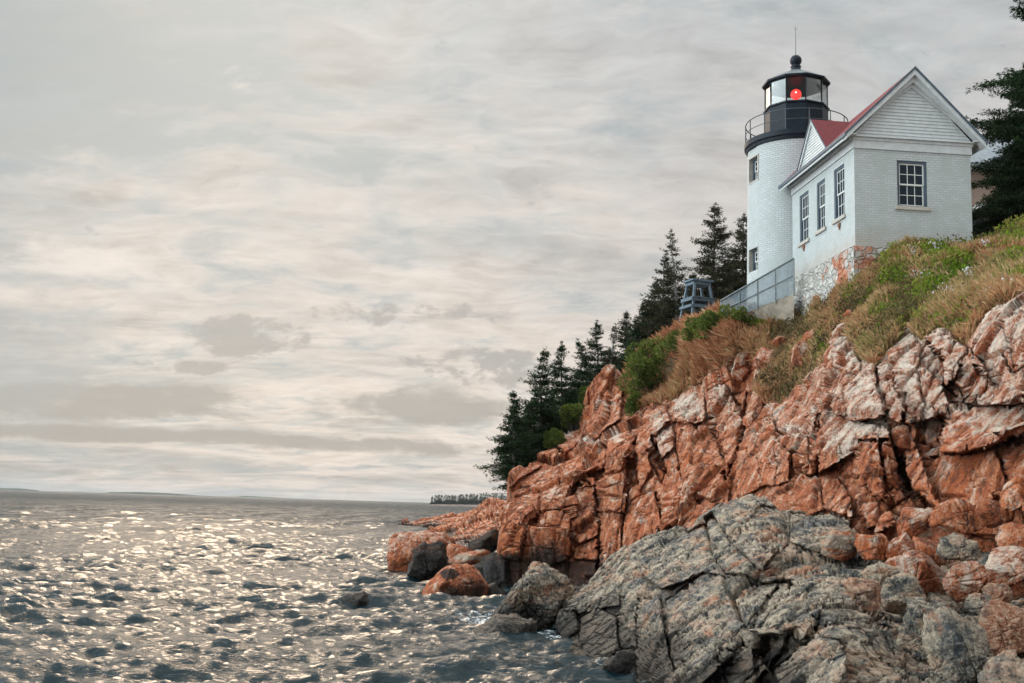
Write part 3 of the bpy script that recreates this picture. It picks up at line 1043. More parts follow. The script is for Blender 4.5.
CLIFF_FACETS = [
    ([(588, 387), (597, 375), (615, 365), (622, 366), (628, 378), (624, 389), (620, 407), (621, 421), (597, 438), (583, 438), (583, 424), (588, 409)], 0.9, 0.8, 1.0),
    ([(558, 450), (566, 435), (582, 429), (585, 440), (582, 450), (566, 460)], 0.6),
    ([(509, 487), (530, 462), (552, 448), (559, 452), (559, 460), (539, 469), (523, 477)], 0.5, 0, 3),
    ([(603, 434), (625, 425), (633, 432), (633, 450), (626, 466), (627, 495), (624, 515), (622, 548), (601, 578), (601, 534), (603, 509)], 0.75, -1.5, 0),
    ([(603, 476), (627, 470), (627, 495), (624, 514), (602, 511)], 0.25, -1, 1, .12),
    ([(538, 489), (554, 482), (570, 482), (572, 505), (570, 556), (546, 560), (535, 534), (539, 509)], 0.55, -1, 0),
    ([(509, 491), (538, 489), (538, 511), (525, 527), (517, 556), (503, 556), (507, 529)], 0.35, 1.5, 1),
    ([(572, 505), (577, 480), (603, 470), (602, 535), (600, 560), (573, 560)], -0.5, 0, 0, .3),
    ([(574, 520), (600, 512), (600, 535), (578, 545)], 0.3, 0, 1, .1),
    ([(576, 458), (589, 438), (603, 436), (603, 485), (576, 485)], 0.35, -1, 1),
    ([(626, 466), (634, 461), (639, 485), (628, 493)], -0.55),
    ([(634, 426), (656, 404), (667, 407), (670, 420), (652, 438), (648, 458), (652, 469), (640, 493), (636, 469)], 0.6, 1.5, 0),
    ([(651, 440), (662, 428), (672, 424), (675, 444), (664, 458)], 0.45, 1, 2, .3),
    ([(650, 460), (656, 446), (668, 470), (662, 484)], -0.2, 0, 0, .5),
    ([(672, 421), (676, 405), (699, 392), (707, 398), (709, 421), (695, 425)], 0.55, -1, 2),
    ([(675, 429), (691, 420), (699, 433), (702, 437), (681, 455)], 0.25, 0, -2),
    ([(683, 478), (680, 457), (701, 438), (709, 451), (724, 468), (727, 488), (724, 505), (689, 494)], 0.4, -1, 1),
    ([(709, 394), (726, 384), (736, 402), (742, 427), (738, 447), (728, 482), (717, 441), (711, 419)], 0.6, -1.5, 0, .35),
    ([(742, 394), (762, 378), (768, 392), (767, 407), (756, 425), (744, 425), (741, 409)], 0.6, -1, 1, .3),
    ([(660, 498), (681, 480), (691, 498), (709, 509), (719, 517), (680, 533), (660, 527)], 0.5, -1, 1.5),
    ([(623, 548), (625, 521), (654, 490), (660, 531), (640, 545)], 0.6, 1.5, 1),
    ([(657, 495), (680, 480), (680, 530), (661, 531)], 0.4, -1, 1),
    ([(738, 482), (738, 466), (742, 451), (760, 433), (777, 423), (779, 443), (795, 457), (793, 478), (785, 486), (769, 484), (744, 498)], 0.6, 0.5, 0),
    ([(779, 442), (795, 429), (808, 432), (809, 451), (810, 474), (799, 466), (795, 455)], 0.5, 0, 1.5),
    ([(810, 420), (820, 415), (819, 439), (816, 474), (809, 476)], 0.6, 0, 0, .3),
    ([(820, 419), (826, 412), (845, 418), (863, 427), (885, 431), (892, 438), (860, 443), (836, 459), (818, 474)], 0.75, 0, 2.2),
    ([(860, 443), (879, 442), (883, 478), (890, 505), (871, 490), (857, 474)], 0.8, 0, -0.6, .15),
    ([(879, 442), (892, 439), (910, 490), (910, 498), (892, 507), (883, 468)], 0.25, -4, 0, .25),
    ([(888, 434), (893, 436), (913, 490), (930, 512), (920, 514), (906, 492)], -0.75, 0, 0, .3),
    ([(888, 400), (908, 400), (918, 439), (926, 478), (949, 517), (933, 509), (910, 490), (890, 437)], 0.45, 1.5, 0),
    ([(927, 455), (957, 455), (992, 448), (1000, 459), (1004, 498), (982, 505), (947, 519), (927, 488)], 0.35, 1.0, 0),
    ([(949, 406), (972, 408), (1024, 402), (1060, 402), (1060, 430), (1024, 433), (986, 451), (957, 455), (939, 453)], 1.1, 0, 1.2, .35),
    ([(992, 448), (1040, 430), (1060, 435), (1060, 525), (1004, 505), (1000, 459)], 0.6, 0, 0),
    ([(974, 341), (990, 315), (1024, 298), (1060, 294), (1060, 402), (980, 407), (969, 403), (986, 384), (976, 364)], 1.2, 1.5, 1.5, .35),
    ([(1002, 320), (1024, 310), (1030, 360), (1014, 372)], 0.25, 2, 0, .25),
    ([(955, 368), (974, 350), (988, 382), (969, 405), (965, 388), (953, 380)], 1.0, 0.5, 1.5, .3),
    ([(929, 339), (941, 332), (969, 350), (953, 380), (945, 386), (941, 354)], 1.0, -2, 2, .3),
    ([(890, 349), (910, 326), (920, 347), (918, 364), (943, 382), (949, 415), (908, 423)], 0.7, -0.5, 1),
    ([(836, 341), (847, 339), (859, 356), (873, 356), (877, 368), (873, 388), (884, 415), (855, 419), (824, 407), (824, 372), (836, 368)], 0.9, -0.5, 1.5),
    ([(836, 341), (847, 339), (860, 358), (858, 375), (842, 372)], 0.3, -1, 1, .1),
    ([(877, 368), (890, 349), (906, 407), (902, 423), (884, 415), (873, 388)], 0.55, 1, 1),
    ([(824, 480), (840, 478), (851, 498), (853, 517), (824, 509)], 0.4, 0, 1),
    ([(859, 498), (883, 489), (890, 509), (896, 525), (875, 533), (865, 517)], 0.5, -1, 1.5),
    ([(765, 500), (790, 482), (820, 480), (824, 510), (800, 520), (775, 515)], 0.4, 0, 1.2),
]
CRACKS = [
    ([(603, 436), (602, 475), (600, 535), (600, 578)], .6, 1.5), ([(571, 483), (572, 520), (570, 560)], .45, 1.4), ([(633, 430), (634, 455), (626, 467)], .6, 1.8),
    ([(709, 395), (711, 430), (722, 460), (728, 482)], .5, 1.5), ([(742, 395), (742, 428), (738, 450), (729, 484)], .7, 1.9), ([(675, 420), (677, 450), (683, 478), (690, 497)], .45, 1.4),
    ([(651, 440), (663, 470), (670, 476)], .6, 1.8), ([(657, 495), (661, 532)], .5, 1.4), ([(820, 415), (818, 440), (815, 475)], .5, 1.5),
    ([(876, 370), (885, 400), (893, 440), (912, 492), (947, 522)], .8, 2.0), ([(905, 395), (908, 425)], .4, 1.4), ([(945, 385), (965, 403), (980, 408), (1060, 401)], .6, 1.7),
    ([(937, 453), (957, 456), (992, 448), (1060, 428)], .55, 1.5), ([(880, 440), (884, 480), (892, 507)], .4, 1.3), ([(999, 352), (1014, 374)], .45, 1.5),
    ([(824, 407), (855, 420), (884, 416)], .5, 1.6), ([(538, 490), (538, 511), (525, 530), (520, 560)], .4, 1.3), ([(795, 456), (800, 466), (809, 475), (824, 478)], .35, 1.3),
    ([(845, 380), (850, 418)], .25, 1.2), ([(918, 365), (924, 400), (926, 440)], .3, 1.3), ([(1000, 460), (1003, 498)], .3, 1.2), ([(760, 434), (764, 482)], .22, 1.1), ([(777, 425), (781, 480)], .25, 1.1),
    ([(603, 476), (627, 471)], .25, 1.2), ([(602, 512), (624, 514)], .25, 1.2), ([(538, 511), (570, 506)], .22, 1.2), ([(660, 500), (690, 498), (726, 500)], .3, 1.3),
]


def polyline_dist(u, v, line):
    d = np.full(len(u), 1e9)
    for (x0, y0), (x1, y1) in zip(line, line[1:]):
        ex, ey = x1 - x0, y1 - y0
        t = np.clip(((u - x0) * ex + (v - y0) * ey) / (ex * ex + ey * ey + 1e-9), 0, 1)
        d = np.minimum(d, np.hypot(u - x0 - t * ex, v - y0 - t * ey))
    return d


WHITE = [(662, 432, 11, 20), (688, 405, 17, 14), (722, 396, 14, 12), (768, 395, 6, 16, .8), (794, 432, 20, 8, 1.1), (866, 430, 32, 10, 1.2), (845, 442, 22, 14), (845, 350, 9, 18, 1.1),
         (862, 385, 16, 30, .9), (905, 365, 16, 40, .9), (928, 405, 22, 45, .85), (990, 405, 45, 6, 1.2), (958, 343, 12, 10), (1005, 310, 28, 10), (620, 482, 9, 3, .9), (613, 433, 6, 4), (568, 436, 5, 3, .9),
         (592, 442, 9, 4, .8), (612, 370, 14, 5, .8), (605, 402, 12, 4, .7), (660, 450, 8, 8, .8), (780, 455, 12, 16, .45), (900, 470, 12, 20, .4), (640, 520, 5, 4, .6), (690, 490, 20, 8, .5),
         (1010, 410, 30, 14, .6), (930, 450, 12, 12, .6), (555, 490, 12, 6, .5), (920, 530, 40, 10, .4), (860, 505, 20, 10, .4), (760, 440, 15, 10, .4)]
GREY = [(905, 340, 22, 18, .7), (845, 345, 8, 10, .6), (690, 415, 12, 6, .4), (780, 540, 40, 14, .9), (860, 540, 30, 12, .6), (1000, 560, 60, 12, .5)]


def build_cliff():
    us = np.concatenate([np.arange(503, 1032, 1.1), np.arange(1034, 1120, 4.0)])

    def frac(p, u, v):
        rt = sstep(u, 760, 860)
        a = fracture(p, 3, ((3.2, .30), (1.4, .10), (0.5, .022)), (0.06, -0.05), (.9, 1, 1.7), .8, .28)
        b = fracture(p, 8, ((3.0, .22), (1.2, .085), (0.45, .02)), (-0.38, -0.1), (.8, 1, 2.2), .8, .28)
        return a * (1 - rt) + b * rt

    def soft(u, v):
        s = polydist(u, v, SOIL)
        n = fbm(np.stack([u / 14, v / 14, u * 0], 1), 17, 3) * 5
        return sstep(s + n * 0.6, -1.0, 2.5)
    pts, q, u, v, s, shp = sheet(us, CLIFF_TOP, CLIFF_BOT, 330, lambda a, b: cliff_tps(a, b) * K, CLIFF_FACETS, frac,
                                 [(1.2, .02), (4, .05), (10, .1), (28, .2)], soft, cracks=CRACKS)
    # behind the rock shoulder on the left the back rows drop away
    lft = (u < 626)
    grid = np.arange(len(u)).reshape(shp)
    for j, dz in zip(range(4), (-4.0, -1.6, -.6, -.1)):
        c = grid[:, j][lft[grid[:, j]]]
        pts[c, 2] += dz
    nq = s[q].mean(1) > 0.5
    pale = .33 * sstep(u, 640, 700) * sstep(v, 470, 400) + .36 * sstep(u, 800, 860) * sstep(v, 470, 400)
    at = {'white': np.maximum(ellipses(u, v, WHITE), pale), 'grey': ellipses(u, v, GREY)}
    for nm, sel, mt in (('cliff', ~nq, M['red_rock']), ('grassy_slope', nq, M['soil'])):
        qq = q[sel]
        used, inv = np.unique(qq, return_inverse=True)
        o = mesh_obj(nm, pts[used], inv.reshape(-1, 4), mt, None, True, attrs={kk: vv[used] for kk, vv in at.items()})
        tag(o, kind='structure')
    return pts.reshape(*shp, 3), u.reshape(shp), v.reshape(shp), s.reshape(shp)


CL = build_cliff()

LEDGE_Y = [(640, 683, 18.6), (662, 683, 17), (700, 683, 15.6), (760, 683, 14.3), (830, 683, 13.2), (900, 683, 12.6), (740, 502, 23), (760, 499, 23), (715, 512, 23.4), (700, 540, 22.5), (660, 537, 25), (625, 548, 26), (600, 562, 27),
           (565, 595, 26.8), (600, 620, 23.6), (600, 655, 21.3), (640, 600, 22.2), (645, 640, 20), (665, 610, 20), (740, 560, 19.5), (740, 620, 16.5), (800, 580, 17.3), (800, 520, 22), (830, 600, 15.6), (830, 640, 14),
           (850, 560, 18.5), (890, 620, 15.0), (900, 650, 14.2), (900, 560, 18.8), (960, 600, 17), (1024, 560, 17), (1024, 620, 14.5), (1024, 683, 11.8), (960, 683, 12.4), (1100, 560, 16), (1100, 683, 11),
           (560, 640, 24.3), (640, 710, 17.2), (760, 720, 13.2), (900, 720, 11.7), (1024, 720, 10.8)]
ledge_tps = TPS(LEDGE_Y)
LEDGE_TOP = [(556, 606), (560, 596), (575, 587), (590, 580), (598, 570), (606, 560), (615, 552), (625, 546), (640, 539), (655, 537), (675, 533), (690, 527), (705, 518), (716, 509), (735, 502), (752, 497), (766, 500), (778, 513), (792, 512), (830, 515),
             (860, 541), (905, 546), (960, 555), (1024, 553), (1100, 550)]
LEDGE_BOT = [(556, 648), (575, 656), (600, 668), (625, 684), (640, 700), (660, 722), (1100, 722)]
LEDGE_FACETS = [
    ([(560, 596), (580, 580), (603, 566), (622, 575), (620, 606), (580, 612), (562, 610)], 0.3, 0, 2),
    ([(553, 626), (556, 609), (575, 606), (580, 630), (566, 642)], 0.5, 1, -1, .3),
    ([(580, 640), (582, 620), (600, 610), (618, 620), (620, 650), (605, 664), (588, 656)], 0.35, 0, -1, .3),
    ([(618, 618), (636, 612), (640, 650), (620, 648)], 0.2, 1, 0, .3),
    ([(640, 600), (660, 596), (666, 640), (668, 690), (640, 700), (636, 640)], 0.6, 2.5, 0, .35),
    ([(666, 600), (700, 575), (780, 578), (730, 655), (690, 690), (668, 690)], 0.25, 0, 1.5, .2),
    ([(668, 655), (730, 652), (700, 720), (660, 720)], 0.2, 0, -1, .25),
    ([(781, 574), (790, 580), (725, 668), (716, 660)], -0.3, 0, 0, .3),
    ([(790, 582), (830, 590), (800, 640), (740, 700), (722, 672)], 0.15, 1, 1, .15),
    ([(812, 611), (818, 616), (770, 668), (762, 664)], -0.35, 0, 0, .35),
    ([(748, 682), (800, 640), (824, 618), (848, 618), (896, 628), (908, 650), (912, 722), (720, 722)], 0.45, 0, -1.2, .3),
    ([(750, 640), (800, 634), (846, 640), (850, 722), (760, 722)], 0.2, 0, 0, .2),
    ([(734, 545), (760, 508), (785, 512), (788, 545), (760, 570)], 0.3, 0, 2, .2),
    ([(790, 515), (830, 518), (855, 541), (820, 555), (790, 545)], 0.5, 0, 2.5, .3),
    ([(640, 545), (690, 532), (715, 514), (734, 545), (700, 575), (660, 590), (640, 575)], 0.3, -1, 2, .25),
    ([(850, 581), (870, 575), (900, 600), (905, 640), (896, 626), (870, 606)], -0.7, 0, 0, .3),
]


def build_ledge():
    us = np.concatenate([np.arange(556, 1032, 1.2), np.arange(1034, 1100, 4.0)])

    def frac(p, u, v):
        return fracture(p, 23, ((3.2, .17), (1.1, .05), (0.35, .016)), (0.5, 0.35), (1.7, 1.0, 0.8), .9, .35)
    pts, q, u, v, s, shp = sheet(us, LEDGE_TOP, LEDGE_BOT, 180, lambda a, b: ledge_tps(a, b) * K, LEDGE_FACETS, frac,
                                 [(1.0, -.1), (3, -.8), (6, -3.0)], None, ((0.1, 1.5, -.3), (0.3, 4, -1.5)))
    at = {'white': ellipses(u, v, [(640, 560, 40, 14, .6), (750, 505, 20, 8, .7), (700, 520, 25, 8, .5), (830, 590, 20, 8, .5), (620, 580, 25, 15, .4)]),
          'red': ellipses(u, v, [(670, 580, 22, 16, .6), (690, 620, 30, 22, .35), (640, 575, 12, 6, .7), (850, 590, 14, 8, .8), (860, 540, 30, 14, .6), (950, 560, 60, 16, .7), (840, 670, 24, 16, .5),
                                 (790, 620, 12, 4, .5), (600, 630, 12, 12, .5), (820, 535, 25, 8, .5), (960, 590, 70, 30, .6), (1010, 640, 50, 40, .6)])}
    o = mesh_obj('foreground_ledge', pts, q, M['ledge_rock'], None, True, attrs=at)
    tag(o, kind='structure')


build_ledge()


def reef(name, top, bot, Y0, Y1, seed, label, group):
    us = np.arange(top[0][0], top[-1][0] + .1, 0.5)
    ctrl = []
    for x, y in top[::2]:
        ctrl.append((x, y, Y1))
    for x, y in bot[::2]:
        ctrl.append((x, y, Y0))
    t = TPS(ctrl, 1e-2)
    sc = Y0 / 40.0

    def frac(p, u, v):
        return sc * fracture(p / sc, seed, ((1.8, .15), (0.7, .07), (0.25, .02)), (0.5, 0.2), (1.9, 1.2, 0.8))
    pts, q, u, v, s, shp = sheet(us, top, bot, 60, lambda a, b: t(a, b), [], frac, [(2, -.3), (6, -2.0), (9, -5.0)], None, ((0, 2, -.6), (0.2, 5, -3)))
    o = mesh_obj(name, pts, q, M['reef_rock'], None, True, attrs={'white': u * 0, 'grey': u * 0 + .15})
    tag(o, label, 'rock', group)
    return o


reef('rock_reef', [(399, 524), (402, 518), (421, 517), (440, 513), (453, 510), (466, 507), (476, 503), (492, 497), (506, 500), (520, 500), (570, 494), (640, 490)],
     [(399, 529), (421, 530), (440, 530), (455, 528), (480, 528), (520, 529), (570, 530), (640, 532)], 150, 168, 41,
     'low red rock reef tapering to a point, farthest out under the wooded point', 'red rock reefs running into the sea')
reef('rock_reef', [(424, 535), (430, 531), (453, 523), (469, 515), (480, 505), (492, 500), (504, 503), (520, 503), (560, 500), (620, 497)],
     [(424, 540), (441, 543), (460, 548), (480, 552), (500, 556), (520, 557), (560, 558), (620, 560)], 96, 112, 43,
     'steep shadowed red rock ridge just behind the boulders at the cliff foot', 'red rock reefs running into the sea')


# ------------------------------------------------------------------ loose boulders
def icos(sub):
    import bmesh
    bm = bmesh.new()
    bmesh.ops.create_icosphere(bm, subdivisions=sub, radius=1.0)
    v = np.array([x.co[:] for x in bm.verts])
    f = np.array([[y.index for y in x.verts] for x in bm.faces])
    bm.free()
    return v, f


ICO = {4: icos(4), 5: icos(5), 6: icos(6)}


def boulder(poly, Y, mat, label, seed, group=None, name='boulder', thick=0.7, sub=5, attrs=None, down=0.0, p=48, rough=1.0, cat='boulder'):
    rng = np.random.default_rng(seed)
    poly = np.array(poly, float)
    c2 = (poly.min(0) + poly.max(0)) / 2
    area = 0.5 * np.sum(poly[:, 0] * np.roll(poly[:, 1], -1) - np.roll(poly[:, 0], -1) * poly[:, 1])
    if area < 0:
        poly = poly[::-1]
    sc = Y / FPX
    size = (poly.max(0) - poly.min(0)).mean() * sc / 2
    T = thick * size
    C = P(c2[0], c2[1], Y) + np.array([0, T * .6, 0])
    nrm, dst = [], []
    n = len(poly)
    for i in range(n):
        a, b = poly[i], poly[(i + 1) % n]
        e = b - a
        L = np.hypot(*e)
        if L < 1e-6:
            continue
        nn = np.array([e[1], -e[0]]) / L
        d = (a - c2) @ nn
        if d < 0.8:
            d = 0.8
        w = Rv * nn[0] - Uv * nn[1] - Fv * rng.uniform(-0.05, 0.45)
        l = np.linalg.norm(w)
        nrm.append(w / l)
        dst.append(d * sc / l + (down if nn[1] > .7 else 0))
    for i in range(5):
        w = -Fv + Rv * rng.normal(0, .55) + Uv * rng.normal(0.15, .5)
        nrm.append(w / np.linalg.norm(w))
        dst.append(T * rng.uniform(.75, 1.05))
    for i in range(4):
        w = Fv + Rv * rng.normal(0, .5) + Uv * rng.normal(0.1, .5)
        nrm.append(w / np.linalg.norm(w))
        dst.append(T * rng.uniform(.9, 1.4))
    nrm, dst = np.array(nrm), np.array(dst)
    v, f = ICO[sub]
    g = np.maximum(v @ nrm.T / dst[None], 0)
    r = (g ** p).sum(1) ** (-1.0 / p)
    # denser sampling where the rock is elongated is not needed: displace and go
    pt = v * r[:, None]
    wp = pt + C
    s = max(.35, size)
    d = fracture(wp / s * 1.0, seed, ((1.1, .08), (0.5, .028), (0.2, .007)), (0.25, 0.2), (1.2, 1, .9), .6, .35) * s * rough
    pt = pt + v * d[:, None]
    at = {'white': np.full(len(v), 0.0), 'grey': np.full(len(v), 0.0), 'red': np.full(len(v), 0.0), 'stain': np.full(len(v), 0.0)}
    for kk, vv in (attrs or {}).items():
        at[kk] = np.full(len(v), vv) if not callable(vv) else vv(pt / size)
    o = mesh_obj(name, pt, f, mat, None, True, attrs=at)
    o.location = C
    tag(o, label, cat, group)
    return o


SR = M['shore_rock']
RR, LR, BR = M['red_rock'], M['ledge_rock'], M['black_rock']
SHORE = 'boulders at the foot of the cliff on the shore'
boulder([(388, 545), (397, 537), (420, 536), (439, 538), (446, 545), (446, 568), (388, 570)], 58, SR, 'flat topped orange boulder behind the black one at the water', 201, SHORE, thick=.8, down=.8, rough=.7, attrs={'white': .25})
boulder([(400, 568), (413, 555), (415, 549), (428, 547), (441, 547), (447, 569), (441, 582), (418, 586), (401, 585)], 51.5, BR, 'wet black blocky boulder at the water, in front of the flat orange one', 202, SHORE, thick=.8, down=.6)
boulder([(417, 595), (435, 580), (448, 569), (465, 567), (471, 571), (480, 585), (478, 598), (456, 603), (420, 600)], 42.7, SR, 'pointed orange boulder with a black stain, standing in the surf', 203, SHORE, thick=.75, down=.5, rough=.6, attrs={'stain': lambda q: np.exp(-((q[:, 0] / .42) ** 2 + ((q[:, 2] - .42) / .22) ** 2) ** 2) * (q[:, 1] < .2)})
boulder([(446, 545), (469, 549), (472, 556), (449, 566), (444, 558)], 55, SR, 'dark red slab between the black boulder and the ridge behind', 204, SHORE, sub=4)
boulder([(447, 563), (463, 555), (486, 552), (489, 560), (472, 570), (460, 570)], 51, SR, 'brownish tilted slab above the pointed orange boulder', 205, SHORE, sub=4, attrs={'grey': .6})
boulder([(470, 569), (490, 559), (496, 569), (486, 586), (474, 582)], 49, BR, 'small black block right of the pointed orange boulder', 206, SHORE, sub=4)
boulder([(468, 546), (483, 537), (499, 529), (503, 543), (490, 555), (470, 554)], 57, BR, 'dark grey block leaning on the cliff foot below the ridge', 207, SHORE, sub=4)
boulder([(488, 562), (505, 552), (515, 565), (522, 590), (515, 606), (495, 610), (487, 588)], 46.8, BR, 'tall wet black rock against the foot of the orange cliff', 208, SHORE)
boulder([(478, 590), (492, 584), (505, 596), (508, 612), (484, 610)], 44, BR, 'low black rock awash between the tall black rock and the surf', 209, SHORE, sub=4, down=.4)
boulder([(341, 601), (350, 596), (362, 595), (370, 603), (372, 611), (342, 611)], 39, BR, 'small dark rock alone in the open water', 210, None, sub=4, down=.3, thick=.9)
boulder([(496, 618), (503, 605), (512, 595), (525, 578), (548, 577), (563, 584), (566, 598), (556, 620), (545, 634), (520, 640), (500, 630)], 32.5, LR, 'jagged dark grey rock left of the pale ledge, in the surf', 211, SHORE, thick=.8, sub=6, down=.5, rough=1.6, attrs={'red': .15})
boulder([(484, 636), (500, 622), (530, 622), (550, 630), (540, 642), (505, 645)], 30.5, LR, 'low flat grey slab awash in front of the jagged grey rock', 212, SHORE, sub=5, rough=1.3, down=.3)
boulder([(608, 668), (618, 652), (636, 650), (641, 672), (636, 690), (612, 684)], 24.6, BR, 'black weedy rock in the corner below the pale ledge', 213, SHORE, sub=4, down=.3)

PILE = 'boulders piled on the ledge below the cliff'
boulder([(888, 570), (898, 561), (916, 555), (929, 557), (949, 576), (953, 590), (940, 598), (905, 592)], 21.6, RR, 'smooth pale pink boulder with a flat sloping top, amid grey blocks', 221, PILE, sub=6, attrs={'white': .50}, rough=.8)
boulder([(955, 578), (961, 566), (980, 563), (997, 571), (999, 588), (985, 600), (962, 604), (953, 595)], 20.6, RR, 'rounded pale orange boulder right of the flat topped pink one', 222, PILE, sub=6, attrs={'white': .50}, rough=.8)
boulder([(984, 568), (1000, 561), (1026, 552), (1050, 556), (1055, 592), (1020, 600), (998, 592)], 19.2, RR, 'large cream topped boulder at the right edge of the pile', 223, PILE, sub=6, attrs={'white': .65}, rough=.8)
boulder([(884, 600), (887, 583), (905, 578), (926, 582), (930, 600), (912, 616), (890, 613)], 19.6, LR, 'blue-grey squared block under the flat topped pink boulder', 224, PILE, sub=5)
boulder([(908, 628), (917, 607), (931, 608), (940, 622), (949, 650), (941, 668), (922, 660), (910, 648)], 16.8, LR, 'narrow upright brown-grey boulder beside the dark ledge face', 225, PILE, sub=6)
boulder([(945, 640), (949, 616), (966, 611), (984, 617), (994, 634), (998, 680), (990, 720), (949, 720), (943, 680)], 15.2, LR, 'biggest upright grey boulder at the bottom of the pile', 226, PILE, sub=6, attrs={'red': .35})
boulder([(966, 605), (972, 598), (994, 598), (999, 612), (982, 618), (970, 614)], 18.4, LR, 'small grey block wedged above the biggest upright boulder', 227, PILE, sub=5, attrs={'red': .4})
boulder([(990, 592), (994, 586), (1013, 588), (1017, 601), (1002, 608), (992, 603)], 18.9, LR, 'small grey-brown stone just under the large cream topped boulder', 228, PILE, sub=5, attrs={'red': .7})
boulder([(984, 622), (990, 612), (1012, 606), (1034, 614), (1042, 648), (1000, 656), (988, 640)], 16.2, LR, 'brown boulder at the right edge, next to the biggest upright one', 229, PILE, sub=6, attrs={'red': .8, 'white': .25})
boulder([(996, 662), (1004, 653), (1018, 656), (1020, 670), (1002, 674)], 14.4, LR, 'small pale stone in the dark gap below the brown boulder', 230, PILE, sub=4, attrs={'white': .4, 'red': .6})
boulder([(994, 684), (1000, 670), (1030, 668), (1050, 690), (1040, 722), (998, 722)], 13.4, LR, 'dark stone at the bottom right corner of the pile', 231, PILE, sub=5, attrs={'red': .5})
boulder([(847, 583), (862, 583), (884, 588), (885, 606), (871, 611), (856, 600)], 18.8, LR, 'rusty stained stone on the left side of the blue-grey squared block', 232, PILE, sub=5, attrs={'red': .75})
boulder([(860, 575), (879, 564), (902, 571), (912, 583), (888, 588), (868, 584)], 20.6, LR, 'flat grey slab left of the flat topped pink boulder', 233, PILE, sub=5, attrs={'white': .25})
boulder([(896, 524), (902, 511), (934, 507), (939, 522), (934, 538), (914, 541), (900, 538)], 23.2, RR, 'orange square block with a pale top, at the mouth of the dark crack', 234, PILE, sub=5, attrs={'white': .35}, rough=.8)
boulder([(887, 555), (892, 545), (909, 531), (921, 555), (908, 562), (892, 562)], 22.4, RR, 'pale pointed rock above the flat topped pink boulder', 235, PILE, sub=5, attrs={'white': .5}, rough=.7)
boulder([(922, 545), (943, 545), (953, 560), (940, 568), (924, 562)], 22.0, RR, 'small orange wedge behind the flat topped pink boulder', 236, PILE, sub=4, attrs={'white': .3})
boulder([(980, 512), (984, 498), (1000, 500), (1008, 512), (1004, 525), (986, 527)], 20.2, RR, 'rounded pink boulder leaning on the cliff, high on the right', 237, PILE, sub=5, attrs={'white': .3}, rough=.8)
boulder([(940, 552), (945, 541), (986, 540), (992, 552), (975, 562), (948, 560)], 21.0, LR, 'flat greenish grey slab behind the rounded pale orange boulder', 238, PILE, sub=5, attrs={'white': .3})
boulder([(930, 612), (935, 603), (955, 602), (957, 616), (943, 622)], 17.2, LR, 'small blue-grey stone on top of the narrow upright boulder', 239, PILE, sub=4)
boulder([(860, 548), (866, 536), (886, 535), (896, 548), (890, 560), (866, 560)], 22.6, RR, 'reddish brown rubble block left of the pale pointed rock', 240, PILE, sub=5, attrs={'grey': .4})
boulder([(828, 545), (836, 531), (856, 533), (864, 550), (848, 560), (832, 558)], 23.0, RR, 'brown rubble block at the left end of the pile', 241, PILE, sub=5, attrs={'grey': .7})
boulder([(944, 505), (960, 497), (980, 508), (986, 528), (960, 534), (942, 524)], 21.4, RR, 'low red block between the square block and the rounded pink boulder', 242, PILE, sub=5, attrs={'white': .15})
boulder([(1004, 542), (1016, 526), (1040, 524), (1050, 545), (1030, 556), (1010, 553)], 19.6, RR, 'red block at the right edge above the large cream topped boulder', 243, PILE, sub=5)


# ------------------------------------------------------------------ keeper's brick house
def wall_mesh(name, o, ax, nrm, W, z0, z1, openings, mat, parent, depth=0.14):
    """flat wall with window openings and reveals, UV in metres"""
    o, ax, nrm = (np.array(q, float) for q in (o, ax, nrm))
    us = sorted({0.0, W, *[q for op in openings for q in op[:2]]})
    zs = sorted({z0, z1, *[q for op in openings for q in op[2:]]})
    v, f, uv = [], [], []

    def quad(pts, uvs):
        n = len(v)
        v.extend(pts)
        uv.extend(uvs)
        f.append((n, n + 1, n + 2, n + 3))
    pt = lambda u, z, d=0.0: tuple(o + ax * u - nrm * d + np.array([0, 0, z]))
    for a, b in zip(us, us[1:]):
        for c, d in zip(zs, zs[1:]):
            if any(op[0] <= (a + b) / 2 <= op[1] and op[2] <= (c + d) / 2 <= op[3] for op in openings):
                continue
            quad([pt(a, c), pt(b, c), pt(b, d), pt(a, d)], [(a, c), (b, c), (b, d), (a, d)])
    for a, b, c, d in openings:
        quad([pt(a, c), pt(a, d), pt(a, d, depth), pt(a, c, depth)], [(a, c), (a, d), (a + depth, d), (a + depth, c)])
        quad([pt(b, c), pt(b, c, depth), pt(b, d, depth), pt(b, d)], [(b, c), (b - depth, c), (b - depth, d), (b, d)])
        quad([pt(a, d), pt(b, d), pt(b, d, depth), pt(a, d, depth)], [(a, d), (b, d), (b, d - depth), (a, d - depth)])
        quad([pt(a, c), pt(a, c, depth), pt(b, c, depth), pt(b, c)], [(a, c), (a, c + depth), (b, c + depth), (b, c)])
    return mesh_obj(name, v, f, mat, parent, uv=uv)


